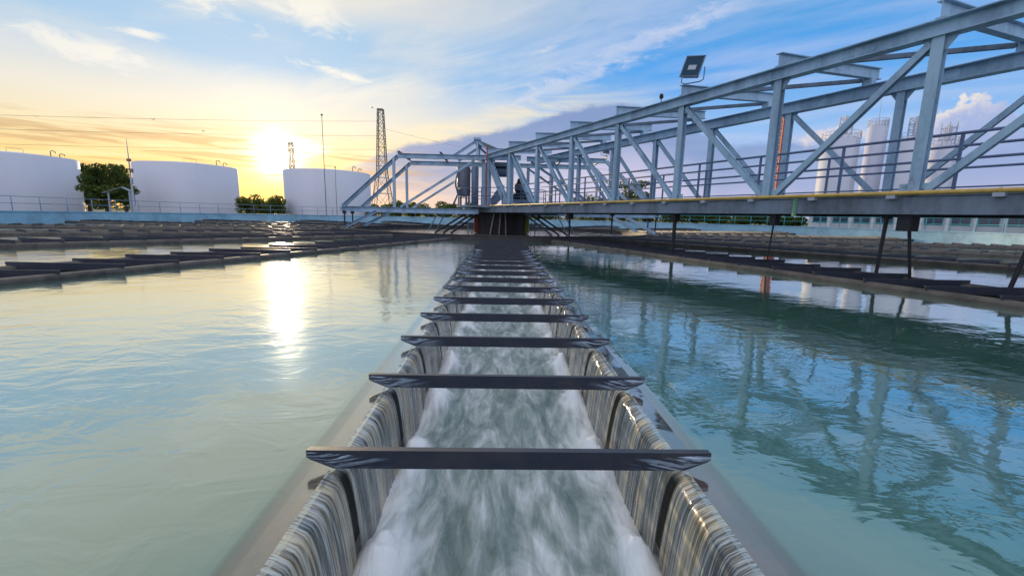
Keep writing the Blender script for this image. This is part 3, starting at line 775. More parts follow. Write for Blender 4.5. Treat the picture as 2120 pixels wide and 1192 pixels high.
# hanging scraper rods, with their boxes under the deck edge
def rod(top, bot, r, box=None, name='hanging_rod'):
    b = MB(); b.tube([top, bot], [r, r*.8], 8)
    if box: b.box((top[0], top[1], top[2]-box[2]/2), box, .3)
    part(b, name, 'black', False)
rod((8.67, 9.66, 1.48), (8.64, 9.68, .08), .042, (.14, .14, .10))
rod((8.83, 9.30, 1.48), (9.05, 9.26, .08), .035, (.30, .26, .36))
rod((7.58, 11.99, 1.48), (7.50, 12.0, .1), .026, (.18, .18, .30))
rod((6.07, 15.22, 1.48), (6.07, 15.22, .1), .075, (.22, .22, .25))
rod((9.80, 7.70, 1.48), (9.52, 7.75, .08), .045, (.16, .16, .25))
rod((3.29, 21.18, 1.48), (3.29, 21.18, .1), .05, (.26, .26, .3))
rod((4.6, 18.2, 1.48), (4.6, 18.2, .6), .04, (.14, .14, .12))

# side arms standing over the baffle ring, fixed to the bridge head
ARM_N, ARM_F = 30.0, 34.0
def arm(sg):
    a = bpy.data.objects.new('side_arm', None); COL.objects.link(a); a.location = bridge.location
    a.parent = bridge; a.matrix_parent_inverse = Matrix.Translation(-bridge.location)
    def sub(b, name, mat='steel', smooth=False): b.build(name, M[mat], a, smooth)
    xe, xt = sg*10.9, sg*7.0
    xi = sg*1.6
    for yy in (ARM_N, ARM_F):
        b = MB(); b.channel((xi, yy, 1.52), (xe, yy, 1.52), .16, .34, side=-1 if sg > 0 else 1); sub(b, 'bottom_chord', 'steel')
        b = MB(); b.hbeam((xi, yy, 5.08), (xt, yy, 5.08), .24, .30); sub(b, 'top_chord', 'steel')
        b = MB(); b.channel((xt, yy, 5.06), (xe-sg*.1, yy, 1.66), .18, .24); sub(b, 'sloping_chord', 'steel')
        b = MB(); b.hbeam((sg*7.3, yy, 1.68), (sg*7.3, yy, 4.94), .17, .17); sub(b, 'vertical_post', 'steel')
        b = MB(); b.channel((sg*6.9, yy+.02, 1.72), (sg*1.9, yy+.02, 4.9), .13, .15); sub(b, 'diagonal_brace', 'steel')
        b = MB(); b.channel((sg*8.6, yy, 1.36), (xe-sg*.2, yy, .27), .16, .2); sub(b, 'ring_strut', 'steel')
        b = MB(); b.tube([(sg*4.4, yy, 1.36), (sg*5.0, yy, .2)], .05, 6); sub(b, 'hanger_rod', 'steel_dark')
        b = MB(); b.tube([(sg*2.3, yy, 1.36), (sg*2.3, yy, -.2)], .03, 6); sub(b, 'hanger_rod', 'steel_dark')
    for xx in (xt, sg*4.2):
        b = MB(); b.hbeam((xx, ARM_N, 5.32), (xx, ARM_F, 5.32), .15, .16); sub(b, 'cross_tie', 'steel_dark')
    b = MB(); b.bar((xe, ARM_N-.1, 1.52), (xe, ARM_F+.1, 1.52), .14, .26); sub(b, 'end_beam', 'steel')
    for yy in (ARM_N, ARM_N+1.6):
        b = MB(); b.tube([(xe-sg*.2, yy, 1.4), (xe-sg*.2, yy, .3)], .05, 6); b.box((xe-sg*.2, yy, 1.28), (.2, .2, .2)); sub(b, 'hanging_rod', 'black')
arm(-1); arm(1)
# bridge head: portal columns, head frame, A-frame peak
for x, y, w in ((.50, 29.6, .46), (-1.3, 30.2, .24), (2.0, 34.6, .24), (-1.3, 34.6, .24)):
    b = MB(); b.hbeam((x, y, 1.91), (x, y, 5.0), w, w); part(b, 'head_post', 'steel')
for p_, q_ in (((-1.7, 29.9, 1.98), (.35, 29.7, 4.9)), ((-.9, 29.9, 4.9), (.4, 29.6, 2.0)), ((.7, 29.6, 4.9), (2.2, 28.9, 2.0))):
    pass
b = MB(); b.channel((-.95, 29.85, 4.92), (.25, 29.55, 1.99), .24, .30); part(b, 'head_brace', 'steel')
b = MB(); b.channel((.78, 29.3, 4.95), (2.0, 28.2, 1.99), .24, .30); part(b, 'head_brace', 'steel')
b = MB(); b.hbeam((-2.0, 30.02, 5.10), (1.2, 29.7, 5.10), .26, .30); part(b, 'head_beam', 'steel')
b = MB(); b.hbeam((-2.0, 34.1, 5.10), (2.4, 34.1, 5.10), .26, .30); part(b, 'head_beam', 'steel')
for ya in (30.4, 33.4):
    b = MB(); b.hbeam((-1.75, ya, 6.26), (-3.3, ya, 5.24), .14, .16); b.hbeam((-1.75, ya, 6.26), (-.6, ya, 5.24), .14, .16); b.bar((-1.75, ya, 5.24), (-1.75, ya, 6.26), .13, .13); part(b, 'peak_frame', 'steel')
b = MB(); b.box((-1.75, 31.9, 6.36), (.46, 3.4, .14)); part(b, 'peak_beam', 'steel')
b = MB(); b.add([(-1.5, 30.5, 6.25), (-1.5, 33.2, 6.25), (1.0, 33.2, 5.30), (1.0, 30.5, 5.30), (-1.5, 30.5, 6.20), (-1.5, 33.2, 6.20), (1.0, 33.2, 5.25), (1.0, 30.5, 5.25)],
              [(3, 2, 1, 0), (4, 5, 6, 7), (0, 1, 5, 4), (1, 2, 6, 5), (2, 3, 7, 6), (3, 0, 4, 7)]); part(b, 'peak_cover', 'galv')
# round working platform of the bridge head with its railing
b = MB(); b.lathe((0, 32.2, 0), [(0.01, 1.80), (3.3, 1.80), (3.3, 1.95), (0.01, 1.95)], 40); part(b, 'head_platform', 'deck')
hr = MB(); P = lambda a, z: Vector((3.2*math.sin(a), 32.2+3.2*math.cos(a), z))
hr.tube([P(2*math.pi*i/40, 3.1) for i in range(40)], .03, 6, True); hr = part(hr, 'head_railing', 'rail', True)
b = MB(); b.tube([P(2*math.pi*i/40, 2.55) for i in range(40)], .025, 6, True); b.build('rail', M['rail'], hr, True)
for i in range(14):
    b = MB(); b.tube([P(2*math.pi*i/14, 1.95), P(2*math.pi*i/14, 3.1)], .03, 6); b.build('rail_post', M['rail'], hr)

# ------------------------------------------------------------------ centre column and machines on the head
t = thing('centre_column', 'squat rusty centre column drum under the bridge head with red and green edges', 'column', (0, 33, 0))
b = MB(); b.lathe((0, 33.4, 0), [(2.0, -.4), (2.0, 1.46), (2.15, 1.46), (2.15, 1.60), (0.01, 1.60)], 40); b.build('drum', M['drum'], t, False)
b = MB(); b.box((-1.90, 32.45, .74), (.30, .2, 1.4), .35); b.build('edge_strip', M['drum_red'], t)
b = MB(); b.box((1.90, 32.45, .74), (.30, .2, 1.4), -.35); b.build('edge_strip', M['drum_green'], t)
for x in (-.1, .25, -.55):
    b = MB(); b.tube([(x, 31.34, 1.44), (x+(x-.1)*.4, 31.28, .0)], .045, 6); b.build('riser_pipe', M['galv'], t)
for sg in (-1, 1):
    for q in (2.05, 2.6, 3.2):
        b = MB(); b.bar((sg*1.6*q/2.05, 31.6, 1.45), (sg*(q+1.5), 30.7, .0), .11, .11); b.build('spread_leg', M['steel_dark'] if sg > 0 and q < 2.1 else M['black'], t)
t = thing('vertical_vessel', 'grey upright cylinder vessel on the bridge head behind a slanted brace', 'vessel', (-2.9, 33.4, 1.95))
b = MB(); b.lathe((-2.9, 33.4, 0), [(.01, 2.6), (.42, 2.7), (.50, 2.8), (.50, 4.75), (.40, 4.88), (.01, 4.95)], 24); b.build('vessel_body', M['vessel'], t, True)
b = MB(); b.lathe((-2.05, 33.2, 0), [(.01, 1.95), (.27, 1.96), (.27, 4.8), (.01, 4.9)], 18); b.build('riser_cylinder', M['greyblue'], t, True)
for a in (0, 1, 2, 3):
    b = MB(); b.tube([(-2.9+.42*math.cos(a*1.57+.6), 33.4+.42*math.sin(a*1.57+.6), 1.95), (-2.9+.42*math.cos(a*1.57+.6), 33.4+.42*math.sin(a*1.57+.6), 3.2)], .05, 6); b.build('leg', M['steel_dark'], t)
b = MB(); b.tube([(-3.3, 33.0, 4.4), (-3.5, 32.9, 3.6), (-3.3, 32.8, 2.8), (-3.6, 32.6, 2.0)], .07, 8); b.build('feed_pipe', M['steel_dark'], t, True)
t = thing('drive_motor', 'dark vertical gear motor on the bridge head beside the portal column', 'motor', (1.3, 31.6, 1.95))
b = MB(); b.lathe((1.3, 31.6, 0), [(.5, 2.45), (.55, 2.5), (.55, 2.8), (.36, 2.9), (.36, 3.0), (.42, 3.02), (.42, 3.5), (.30, 3.6), (.22, 3.9), (.01, 3.95)], 20); b.build('motor_body', M['black'], t)
b = MB(); b.box((1.3, 31.6, 2.2), (1.25, 1.1, .5)); b.build('gearbox', M['greyblue'], t)
b = MB(); b.lathe((1.3, 31.6, 0), [(.44, 3.1), (.47, 3.1), (.47, 3.16), (.44, 3.16)], 20); b.lathe((1.3, 31.6, 0), [(.44, 3.3), (.47, 3.3), (.47, 3.36), (.44, 3.36)], 20); b.build('cooling_fin', M['greyblue'], t)
t = thing('chute_hopper', 'sloped dark grey chute left of the thick portal column', 'chute', (-.4, 31.0, 1.95))
b = MB(); b.add([(-1.1, 30.6, 1.97), (-.35, 30.6, 3.1), (.1, 30.6, 3.25), (.1, 30.6, 2.6), (-.5, 30.6, 1.97), (-1.1, 31.5, 1.97), (-.35, 31.5, 3.1), (.1, 31.5, 3.25), (.1, 31.5, 2.6), (-.5, 31.5, 1.97)],
              [(0, 4, 3, 2, 1), (5, 6, 7, 8, 9), (0, 1, 6, 5), (1, 2, 7, 6), (2, 3, 8, 7), (3, 4, 9, 8), (4, 0, 5, 9)]); b.build('chute_body', M['greyblue'], t)
b = MB(); b.box((-.12, 31.05, 3.32), (.52, 1.0, .08)); b.build('chute_lid', M['steel_dark'], t)
t = thing('hanging_winch', 'dark winch drum hung below the head beam with pale cap', 'winch', (-.15, 31.2, 4.3))
b = MB(); b.tube([(-.5, 31.2, 4.3), (.3, 31.2, 4.3)], .34, 16); b.build('winch_drum', M['steel_dark'], t)
b = MB(); b.box((-.12, 31.1, 4.78), (.9, .6, .28)); b.build('winch_frame', M['steel_dark'], t)
t = thing('red_pole', 'thin red post standing on the bridge head left of the portal column', 'post', (-1.05, 29.4, 1.95))
b = MB(); b.tube([(-1.05, 29.4, 1.95), (-1.05, 29.4, 5.6)], .045, 8); b.build('shaft', M['drum_red'], t); b = MB(); b.lathe((-1.05, 29.4, 0), [(.01, 5.72), (.08, 5.66), (.08, 5.6), (.01, 5.58)], 10); b.build('cap', M['red'], t)

# ------------------------------------------------------------------ floodlights and beacon
def floodlight(name, label, loc, yaw, pitch, size, group):
    t = thing(name, label, 'floodlight', loc, group)
    rot = Matrix.Translation(loc) @ Matrix.Rotation(yaw, 4, 'Z')
    tilt = rot @ Matrix.Translation((0, 0, size*.62)) @ Matrix.Rotation(R(9), 4, 'Y') @ Matrix.Rotation(pitch, 4, 'X')
    w, h, d = size*.82, size, size*.3
    def tf(b, m):
        b.v = [tuple(m @ Vector(v)) for v in b.v]; return b
    b = MB()   # housing tapers to the back; front faces -Y
    fr = [(-w/2, -d/2, -h/2), (w/2, -d/2, -h/2), (w/2, -d/2, h/2), (-w/2, -d/2, h/2)]
    bk = [(x*.72, d/2, z*.72) for x, _, z in fr]
    b.add(fr+bk, [(0, 1, 2, 3), (7, 6, 5, 4), (0, 4, 5, 1), (1, 5, 6, 2), (2, 6, 7, 3), (3, 7, 4, 0)])
    for z0, z1, x0, x1 in ((-h/2, -h/2+.03, -w/2, w/2), (h/2-.03, h/2, -w/2, w/2), (-h/2, h/2, -w/2, -w/2+.03), (-h/2, h/2, w/2-.03, w/2)):
        b.box(((x0+x1)/2, -d/2-.012, (z0+z1)/2), (x1-x0+.006, .028, z1-z0+.006))
    tf(b, tilt).build('housing', M['steel_dark'], t)
    b = MB(); b.box((0, -d/2-.004, 0), (w-.07, .01, h-.07)); tf(b, tilt).build('lamp_glass', M['lampglass'], t)
    b = MB(); b.box((0, -d/2-.011, -h*.05), (w*.42, .006, h*.22)); tf(b, tilt).build('reflector', M['galv'], t)
    b = MB(); b.tube([rot @ Vector((-w/2-.05, .03, size*.62)), rot @ Vector((-w/2-.05, 0, size*.1)), rot @ Vector((-w/2+.08, 0, .02)), rot @ Vector((w/2-.08, 0, .02)), rot @ Vector((w/2+.05, 0, size*.1)), rot @ Vector((w/2+.05, .03, size*.62))], .018, 6)
    b.build('bracket', M['steel_dark'], t, True)
    return t
fl_s = SN+BAY*2
floodlight('floodlight', 'large square floodlight standing high on a cross beam end against blue sky', BP(DN+.12, fl_s-.16, ZC+.70), R(-40), R(-20), .74, 'floodlights on the bridge')
floodlight('floodlight', 'small floodlight on the far side arm seen through the truss', Vector((6.9, ARM_N, 5.42)), R(10), R(-25), .62, 'floodlights on the bridge')
bp = BP(DN, SN+BAY*2+1.05, ZC+.33)
t = thing('beacon', 'little round beacon on a stem atop the near chord left of the big floodlight', 'beacon', bp)
b = MB(); b.tube([bp, bp+Vector((0, 0, .16))], .02, 8); b.build('stem', M['steel_dark'], t)
b = MB(); b.lathe(bp, [(.01, .14), (.06, .15), (.075, .20), (.06, .29), (.01, .32)], 14); b.build('lamp_head', M['black'], t, True)

# ------------------------------------------------------------------ storage tanks
def storage_tank(bear, rng, rad, hgt, label):
    c = polar(bear, rng, 0); t = thing('storage_tank', label, 'storage tank', c, 'white storage tanks beyond the basin')
    b = MB(); b.lathe(c, [(rad, -.3), (rad, hgt-.15), (rad-.2, hgt)], 96); b.build('shell', M['white'], t, True)
    b = MB(); b.lathe(c, [(rad-.2, hgt+.003), (rad*.5, hgt+.55), (.05, hgt+.85)], 72); b.build('roof', M['white'], t, True)
    f = (Vector((CAM.x, CAM.y, 0))-c).normalized(); s_ = Vector((-f.y, f.x, 0))
    P = lambda u, v_, z: c+s_*u*rad+f*v_*rad+Vector((0, 0, hgt+z))
    b = MB(); b.tube([P(-.05, .2, .4), P(-.05, .2, 1.7), P(.18, .2, 1.55), P(.18, .2, .4)], .05, 6); b.build('roof_rail', M['far_steel'], t)
    for u, hh in ((.55, 1.3), (.68, .8)):
        b = MB(); b.tube([P(u, .55, 0), P(u, .55, hh), P(u+.03, .55, hh+.15), P(u+.07, .55, hh), P(u+.07, .55, hh-.35)], .1, 6); b.build('vent_pipe', M['far_steel'], t, True)
    return t
storage_tank(-46.9, 155, 11.2, 12.4, 'white cylindrical storage tank cut off by the left edge')
storage_tank(-34.75, 142.5, 11.0, 12.2, 'white cylindrical storage tank between the leafy tree and the setting sun')
storage_tank(-21.15, 131.5, 11.0, 11.9, 'white cylindrical storage tank right of the sun behind the side arm')

# ------------------------------------------------------------------ silos
def silo(bear, rng, rad, hgt, label, tower=True, cap=4.5, nar=None):
    c = polar(bear, rng, 0); t = thing('silo', label, 'silo', c, 'pale silos beyond the bridge')
    b = MB(); b.lathe(c, [(rad, -.3), (rad, hgt-.4), (rad-.35, hgt)], 48); b.build('silo_body', M['silo'], t, True)
    b = MB(); b.lathe(c, [(rad-.35, hgt+.003), (.3, hgt+1.0)], 36); b.build('roof', M['silo'], t, True)
    f = (Vector((CAM.x, CAM.y, 0))-c).normalized(); s_ = Vector((-f.y, f.x, 0))
    b = MB()
    for i in range(20):
        a0, a1 = 2*math.pi*i/20, 2*math.pi*(i+1)/20
        for zz in (.6, 1.2): b.bar(c+Vector((rad*math.cos(a0), rad*math.sin(a0), hgt+zz)), c+Vector((rad*math.cos(a1), rad*math.sin(a1), hgt+zz)), .07, .07)
        b.bar(c+Vector((rad*math.cos(a0), rad*math.sin(a0), hgt-.3)), c+Vector((rad*math.cos(a0), rad*math.sin(a0), hgt+1.2)), .07, .07)
    b.build('roof_railing', M['silo_grey'], t)
    if tower:
        q = c+s_*rad*.15
        b = MB()
        for dx, dy in ((-.8, -.8), (.8, -.8), (.8, .8), (-.8, .8)):
            b.bar(q+Vector((dx, dy, hgt)), q+Vector((dx, dy, hgt+cap)), .16, .16)
        z = 1.0
        while z < cap:
            for (ax, ay), (bx, by) in (((-.8, -.8), (.8, -.8)), ((.8, -.8), (.8, .8)), ((.8, .8), (-.8, .8)), ((-.8, .8), (-.8, -.8))):
                b.bar(q+Vector((ax, ay, hgt+z)), q+Vector((bx, by, hgt+z)), .10, .10)
                b.bar(q+Vector((ax, ay, hgt+z-1.0)), q+Vector((bx, by, hgt+z)), .07, .07)
            z += 1.1
        b.build('head_tower', M['silo_grey'], t)
        b = MB(); b.lathe(q, [(.5, hgt+.3), (.55, hgt+cap-.8), (.3, hgt+cap-.3), (.01, hgt+cap-.2)], 16); b.build('filter_drum', M['silo'], t, True)
    b = MB(); e = c+s_*rad*.80+f*rad*.65
    for k in (-.35, .35): b.bar(e+s_*k, e+s_*k+Vector((0, 0, hgt+1)), .07, .07)
    z = .5
    while z < hgt+1: b.bar(e-s_*.35+Vector((0, 0, z)), e+s_*.35+Vector((0, 0, z)), .06, .06); z += .55
    b.build('ladder', M['silo_grey'], t)
silo(37.55, 118, 3.4, 19.0, 'pale silo with railed top, leftmost of the group behind the truss', True, 4.6)
silo(40.35, 121, 1.7, 21.6, 'slim pale silo with a thin aerial beside the wide left silo', False)
silo(43.0, 118, 3.0, 17.6, 'wide pale silo behind the tall truss post', True, 4.4)
silo(45.3, 124, 2.2, 17.2, 'pale silo with lattice head, rightmost of the silos', True, 4.2)
q = polar(40.35, 121, 22)
t = thing('aerial', 'thin aerial rod on top of the slim silo', 'aerial', q); b = MB(); b.tube([q, q+Vector((0, 0, 4.5))], [.06, .03], 6); b.lathe(q, [(.2, 0), (.2, .3), (.05, .35)], 8); b.build('rod', M['silo_grey'], t)

# ------------------------------------------------------------------ masts, towers, cables
def lattice(name, label, cat, base, prof, mat, step, leg, br, group=None, arms=()):
    t = thing(name, label, cat, base, group)
    H = prof[-1][0]
    def wd(z):
        for (z0, w0), (z1, w1) in zip(prof, prof[1:]):
            if z <= z1: return w0+(w1-w0)*(z-z0)/(z1-z0)
        return prof[-1][1]
    C4 = ((-1, -1), (1, -1), (1, 1), (-1, 1)); base = Vector(base)
    P = lambda i, z: base+Vector((C4[i % 4][0]*wd(z)/2, C4[i % 4][1]*wd(z)/2, z))
    zs = [0.0]
    while zs[-1] < H-.01: zs.append(min(H, zs[-1]+max(step, wd(zs[-1])*1.1)))
    b = MB()
    for i in range(4):
        for (z0, w0), (z1, w1) in zip(prof, prof[1:]): b.bar(P(i, z0), P(i, z1), leg, leg)
    b.build('legs', M[mat], t)
    b = MB()
    for z0, z1 in zip(zs, zs[1:]):
        for i in range(4):
            b.bar(P(i, z0), P(i+1, z1), br, br); b.bar(P(i+1, z0), P(i, z1), br, br); b.bar(P(i, z1), P(i+1, z1), br*1.3, br*1.3)
    b.build('bracing', M[mat], t)
    for z, half in arms:
        b = MB(); rr = Vector((math.cos(.5), math.sin(.5), 0))
        for sg in (-1, 1):
            b.bar(base+Vector((0, 0, z))+rr*sg*.3, base+Vector((0, 0, z))+rr*sg*half, br*1.6, br*1.6); b.bar(base+Vector((0, 0, z+1.2)), base+Vector((0, 0, z))+rr*sg*half, br, br)
            b.tube([base+Vector((0, 0, z))+rr*sg*half, base+Vector((0, 0, z-1.3))+rr*sg*half], br*1.1, 6)
        b.build('crossarm', M[mat], t)
    return t
lattice('lattice_tower', 'tall tapering lattice tower behind the side arm', 'tower', polar(-14.95, 240, 0), [(0, 10.5), (22, 4.6), (53.3, 2.6)], 'far_steel', 2.6, .34, .15)
lattice('power_pylon', 'distant power pylon with crossarms silhouetted against the sun', 'pylon', polar(-24.95, 300, 0), [(0, 5.0), (20, 2.4), (42, 2.0)], 'far_steel', 2.5, .26, .13, None, [(27, 4.2), (31.5, 4.4), (36, 4.2), (40, 3.6)])
q = polar(32.4, 95, 0)
lattice('red_mast', 'slender dark red lattice mast rising behind the middle of the truss', 'mast', q, [(0, 1.15), (20, .85)], 'red', 1.2, .26, .15)
for i, (bear, rng, h, r, lab, ball) in enumerate([(-21.54, 118, 24.0, .11, 'tall thin lamp pole with a ball top rising behind the right tank', True), (-20.35, 100, 10.3, .07, 'thin short pole in front of the right white tank', False)]):
    q = polar(bear, rng, 0); t = thing('slim_pole', lab, 'pole', q)
    b = MB(); b.tube([q, q+Vector((0, 0, h))], [r, r*.6], 8); b.build('shaft', M['far_steel'], t)
    b = MB(); b.lathe(q+Vector((0, 0, h)), [(.01, -.05), (.24 if ball else .1, .1), (.26 if ball else .1, .3), (.01, .5)], 10); b.build('top_cap', M['far_steel'], t, True)
q = polar(-39.3, 92, 0)
t = thing('guyed_mast', 'pale thin tapering mast in front of the leafy tree', 'mast', q)
b = MB(); b.tube([q, q+Vector((0, 0, 7.2)), q+Vector((0, 0, 11.8))], [.20, .10, .03], 8); b.build('shaft', M['silo_grey'], t)
b = MB(); b.box(q+Vector((0, 0, 8.6)), (.5, .3, .4)); b.box(q+Vector((.2, 0, 7.0)), (.4, .3, .6)); b.build('aerial_box', M['far_steel'], t)
# power cables
def cable(pa, pb, sag, label, r=.10):
    n = 24; o = thing('power_cable', label, 'cable', pa, 'power cables across the sunset sky')
    b = MB(); pa = Vector(pa); pb = Vector(pb)
    b.tube([pa.lerp(pb, i/n)+Vector((0, 0, -sag*4*(i/n)*(1-i/n))) for i in range(n+1)], r, 5); b.build('strand', M['far_steel'], o, True)
tw0 = polar(-14.95, 240, 0)
for z0, e1, lab in [(47.5, 7.6, 'topmost thin power cable from the lattice tower to the left edge'), (40.5, 6.5, 'middle thin power cable from the lattice tower to the left edge'), (33.7, 5.3, 'lowest thin power cable from the lattice tower to the left edge')]:
    pa = tw0+Vector((0, 0, z0)); pb = polar(-47.5, 260, 1.25+260*math.tan(R(e1)))
    cable(pa, pa+(pb-pa)*1.5, 1.5, lab, .055)
tw = polar(-14.95, 240, 0)
cable(tw+Vector((1, 0, 44)), polar(25, 300, 30), 6, 'upper power cable leaving the lattice tower to the right', .05)
cable(tw+Vector((1, 0, 34)), polar(25, 300, 22), 5, 'lower power cable leaving the lattice tower to the right', .05)

# ------------------------------------------------------------------ vegetation
def leaf_cloud(clumps, n, size, seed):
    rnd = random.Random(seed); vs = []; fs = []; sh = []
    tot = sum(c[3]**2 for c in clumps)
    for cx, cy, cz, rad, flat in clumps:
        base = rnd.random()*0.5
        for _ in range(int(n*rad*rad/tot)+1):
            while True:
                p = Vector((rnd.uniform(-1, 1), rnd.uniform(-1, 1), rnd.uniform(-1, 1)))
                if 0.15 < p.length < 1: break
            p = p*(0.55+0.45*rnd.random()) if rnd.random() < .3 else p.normalized()*(0.72+0.33*rnd.random())
            p = Vector((cx, cy, cz))+Vector((p.x*rad, p.y*rad, p.z*rad*flat))
            nr = Vector((rnd.gauss(0, 1), rnd.gauss(0, 1), rnd.gauss(0, .8)+.5)).normalized()
            a = nr.orthogonal().normalized(); a = Matrix.Rotation(rnd.uniform(0, 6.28), 3, nr) @ a; c = nr.cross(a)
            s = size*rnd.uniform(.6, 1.4); o = len(vs)
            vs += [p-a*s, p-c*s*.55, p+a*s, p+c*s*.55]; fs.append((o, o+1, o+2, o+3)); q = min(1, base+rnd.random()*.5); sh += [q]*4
    return vs, fs, sh
def foliage_obj(name, data, mat, parent):
    vs, fs, sh = data; me = bpy.data.meshes.new(name); me.from_pydata([tuple(v) for v in vs], [], fs); me.materials.append(mat)
    a = me.attributes.new('shade', 'FLOAT', 'POINT'); a.data.foreach_set('value', sh)
    o = bpy.data.objects.new(name, me); COL.objects.link(o); o.parent = parent; return o
def tree(loc, h, rad, label, seed, n=2600, mat='leaf', leaf=.32, group='trees beyond the basin', name='leafy_tree', cat='tree'):
    rnd = random.Random(seed); t = thing(name, label, cat, loc, group)
    clumps = []; limbs = MB()
    limbs.tube([(0, 0, -.2), (rnd.uniform(-.1, .1), 0, h*.25), (rnd.uniform(-.3, .3), rnd.uniform(-.3, .3), h*.6)], [h*.035, h*.026, h*.012], 8)
    for i in range(26):
        a = rnd.uniform(0, 6.28); u = rnd.random()**.6; zf = rnd.uniform(.16, .93)
        rr = rad*(1-.55*abs(zf-.5)*1.6)*u; cr = rad*rnd.uniform(.24, .40)
        p = (math.cos(a)*rr, math.sin(a)*rr, h*zf); clumps.append((p[0], p[1], p[2], cr, .62))
        limbs.tube([(0, 0, h*max(.18, zf-.3)), (p[0]*.6, p[1]*.6, h*zf-.4), p], [h*.013, h*.008, h*.003], 5)
    o = limbs.build('trunk', M['bark']); o.parent = t
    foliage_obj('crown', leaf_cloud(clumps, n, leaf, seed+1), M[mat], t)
    return t
tree(polar(-41.3, 128, -.1), 10.4, 4.7, 'big leafy green tree between the two left white tanks', 11, 5600, 'leaf', .27)
tree(polar(-39.9, 150, -.1), 12.0, 4.6, 'green tree half hidden behind the pale thin mast', 14, 5000, 'leaf', .30)
tree(polar(-42.5, 160, -.1), 12.6, 4.6, 'low green tree touching the edge of the left tank', 15, 4600, 'leaf', .30)
def bush(loc, h, rad, label, seed, mat='leaf', n=2600, leaf=.27, group='bushes beyond the rim'):
    rnd = random.Random(seed); t = thing('round_bush', label, 'bush', loc, group)
    clumps = [(rnd.uniform(-rad, rad)*.7, rnd.uniform(-rad, rad)*.5, h*rnd.uniform(.25, .75), h*rnd.uniform(.22, .36), .8) for _ in range(12)]
    st = MB()
    for i in range(4): st.tube([(0, 0, -.1), (rnd.uniform(-.4, .4)*rad, rnd.uniform(-.3, .3)*rad, h*.5)], [.09, .03], 5)
    o = st.build('stem', M['bark']); o.parent = t
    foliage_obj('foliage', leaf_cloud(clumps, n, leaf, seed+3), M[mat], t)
    return t
for i, (bb, rg, h, rad, mt, lab) in enumerate([
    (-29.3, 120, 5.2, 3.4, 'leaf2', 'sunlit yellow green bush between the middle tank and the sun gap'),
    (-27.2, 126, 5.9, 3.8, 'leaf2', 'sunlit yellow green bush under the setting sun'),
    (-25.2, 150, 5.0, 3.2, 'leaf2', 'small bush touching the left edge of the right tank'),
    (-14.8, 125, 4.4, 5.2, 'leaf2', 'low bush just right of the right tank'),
    (-11.8, 118, 4.8, 5.6, 'leaf', 'low green bush at the foot of the lattice tower'),
    (-8.6, 122, 5.4, 5.4, 'leaf', 'green bush seen under the side arm left of the vessel'),
    (-5.2, 118, 5.4, 5.4, 'leaf', 'green bush behind the upright vessel'),
    (-1.8, 120, 4.6, 4.4, 'leaf', 'green bush behind the centre column'),
    (2.0, 124, 5.2, 4.6, 'leaf', 'green bush behind the drive motor'),
    (6.2, 118, 5.6, 5.6, 'leaf', 'green bush right of the drive motor'),
    (10.6, 112, 8.2, 5.0, 'leaf', 'tall green bush behind the second thick truss post'),
    (13.4, 112, 6.4, 4.6, 'leaf', 'green bush left of the round crowned trees'),
    (20.8, 108, 6.0, 5.4, 'leaf', 'low green bush right of the round crowned trees'),
    (24.4, 104, 4.8, 6.0, 'leaf', 'low hedge bush below the middle of the deck'),
    (28.0, 100, 4.6, 5.6, 'leaf', 'low hedge bush left of the red mast'),
    (31.0, 92, 4.2, 4.4, 'leaf', 'low hedge bush at the foot of the red mast'),
    (33.6, 86, 3.0, 3.2, 'leaf', 'last low hedge bush before the white building')]):
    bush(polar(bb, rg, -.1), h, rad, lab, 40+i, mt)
tree(polar(16.5, 110, -.1), 10.4, 5.2, 'round crowned green tree behind the truss, left of a pair', 71, 2600)
tree(polar(18.3, 106, -.1), 7.4, 3.8, 'round crowned green tree behind the truss, right of a pair', 72, 2200)
# far tree line that reads as one mass
rnd = random.Random(5); cl = []
for i in range(150):
    bb = -70+i*1.0; rg = 330+rnd.uniform(-20, 20); p = polar(bb, rg, 0); hh = rnd.uniform(3.0, 6.5)
    cl.append((p.x, p.y, hh*.45, hh*.9, .75))
o = foliage_obj('treeline', leaf_cloud(cl, 16000, .8, 99), M['leaf'], None); tag(o, 'far low line of trees along the horizon', 'trees', None, 'stuff')

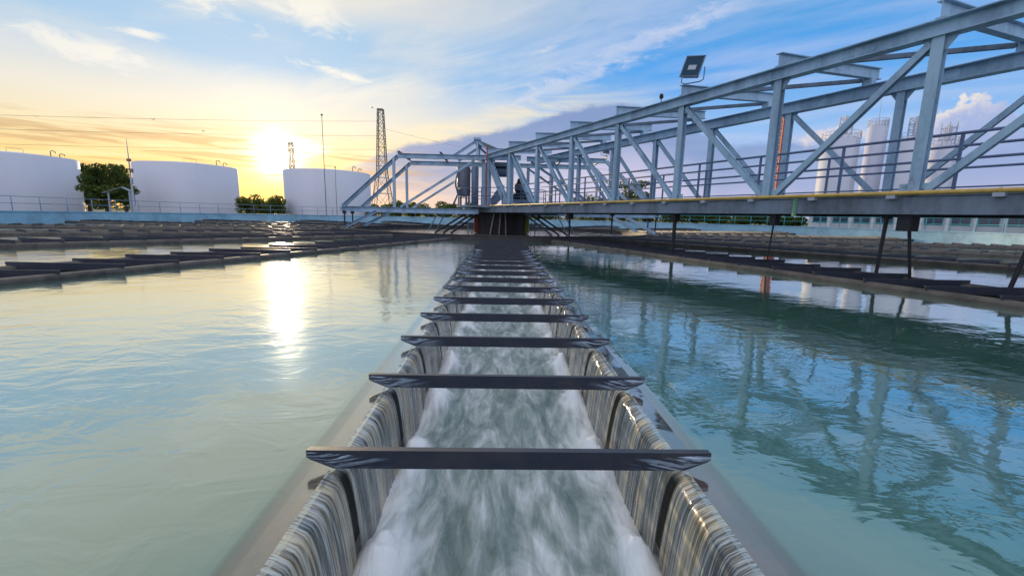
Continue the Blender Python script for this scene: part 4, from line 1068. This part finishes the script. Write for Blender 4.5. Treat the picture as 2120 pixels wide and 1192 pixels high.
# ------------------------------------------------------------------ building under the silos and small structures
c = polar(44.5, 84, 0); ang = R(-44.5)
t = thing('works_building', 'long low white building with blue windows below the silos', 'building', c)
ex = Vector((math.cos(ang), math.sin(ang), 0)); ey = Vector((-math.sin(ang), math.cos(ang), 0))
Q = lambda u, v_, z: c+ex*u+ey*v_+Vector((0, 0, z))
b = MB(); b.box(Q(4, 4, 2.0), (34, 8, 4.4), ang); b.build('wall', M['wallwhite'], t)
b = MB(); b.box(Q(4, 4, 4.33), (35, 9, .25), ang); b.build('roof', M['roof'], t)
for i in range(13):
    u = -11.5+i*2.6
    b = MB(); b.box(Q(u, -.03, 2.3), (1.9, .08, 1.9), ang); w = b.build('window', M['rail_cyan'], t)
    b = MB()
    for k in (-.47, .47): b.box(Q(u+k, -.06, 2.3), (.80, .06, 1.7), ang)
    b.build('pane', M['glass'], w)
    b = MB(); b.tube([Q(u+1.3, -1.2, -.1), Q(u+1.3, -1.2, 4.1)], .22, 10); b.build('column', M['wallwhite'], t)
b = MB(); b.box(Q(4, -1.0, 4.30), (35, 2.6, .18), ang); b.build('porch_roof', M['roof'], t)
c = polar(-40.3, 78, 0)
t = thing('gate_frame', 'small pale gate frame with pitched roof in front of the leafy tree', 'gate', c)
b = MB(); b.bar(c+Vector((-1.4, 0, -.1)), c+Vector((-1.4, 0, 3.2)), .14, .14); b.bar(c+Vector((1.4, 0, -.1)), c+Vector((1.4, 0, 3.4)), .22, .22); b.build('gate_post', M['galv'], t)
b = MB(); b.bar(c+Vector((-2.0, 0, 3.1)), c+Vector((.5, 0, 3.9)), .5, .08); b.bar(c+Vector((.5, 0, 3.9)), c+Vector((1.6, 0, 3.4)), .5, .08); b.build('gate_roof', M['roof'], t)
# birds against the sunset
def bird_mesh():
    b = MB(); b.add([(0, -.25, 0), (.07, 0, .03), (0, .3, 0), (-.07, 0, .03), (0, 0, -.07)], [(0, 1, 3), (1, 2, 3), (0, 4, 1), (1, 4, 2), (2, 4, 3), (3, 4, 0)])
    for s in (-1, 1): b.add([(s*.05, .12, .02), (s*.05, -.1, .02), (s*.4, -.06, .2), (s*.75, -.14, .1), (s*.4, .1, .2)], [(0, 1, 2, 4), (4, 2, 3)] if s > 0 else [(4, 2, 1, 0), (3, 2, 4)])
    me = bpy.data.meshes.new('bird'); me.from_pydata(b.v, [], b.f); me.materials.append(M['black']); return me
BM_ = bird_mesh()
for bb, ee, lab in [(-45.1, 7.6, 'tiny dark bird highest above the left tank'), (-37.1, 8.6, 'tiny dark bird above the middle tank'), (-33.1, 8.0, 'tiny dark bird left of the sun'), (-25.5, 9.2, 'tiny dark bird straight above the sun'), (-15.9, 12.3, 'tiny dark bird beside the lattice tower top')]:
    p = polar(bb, 120, CAM.z+120*math.tan(R(ee))); o = bpy.data.objects.new('bird', BM_); COL.objects.link(o); o.location = p; o.rotation_euler = (0, random.uniform(-.3, .3), random.uniform(0, 6))
    tag(o, lab, 'bird', 'birds in the sunset sky')
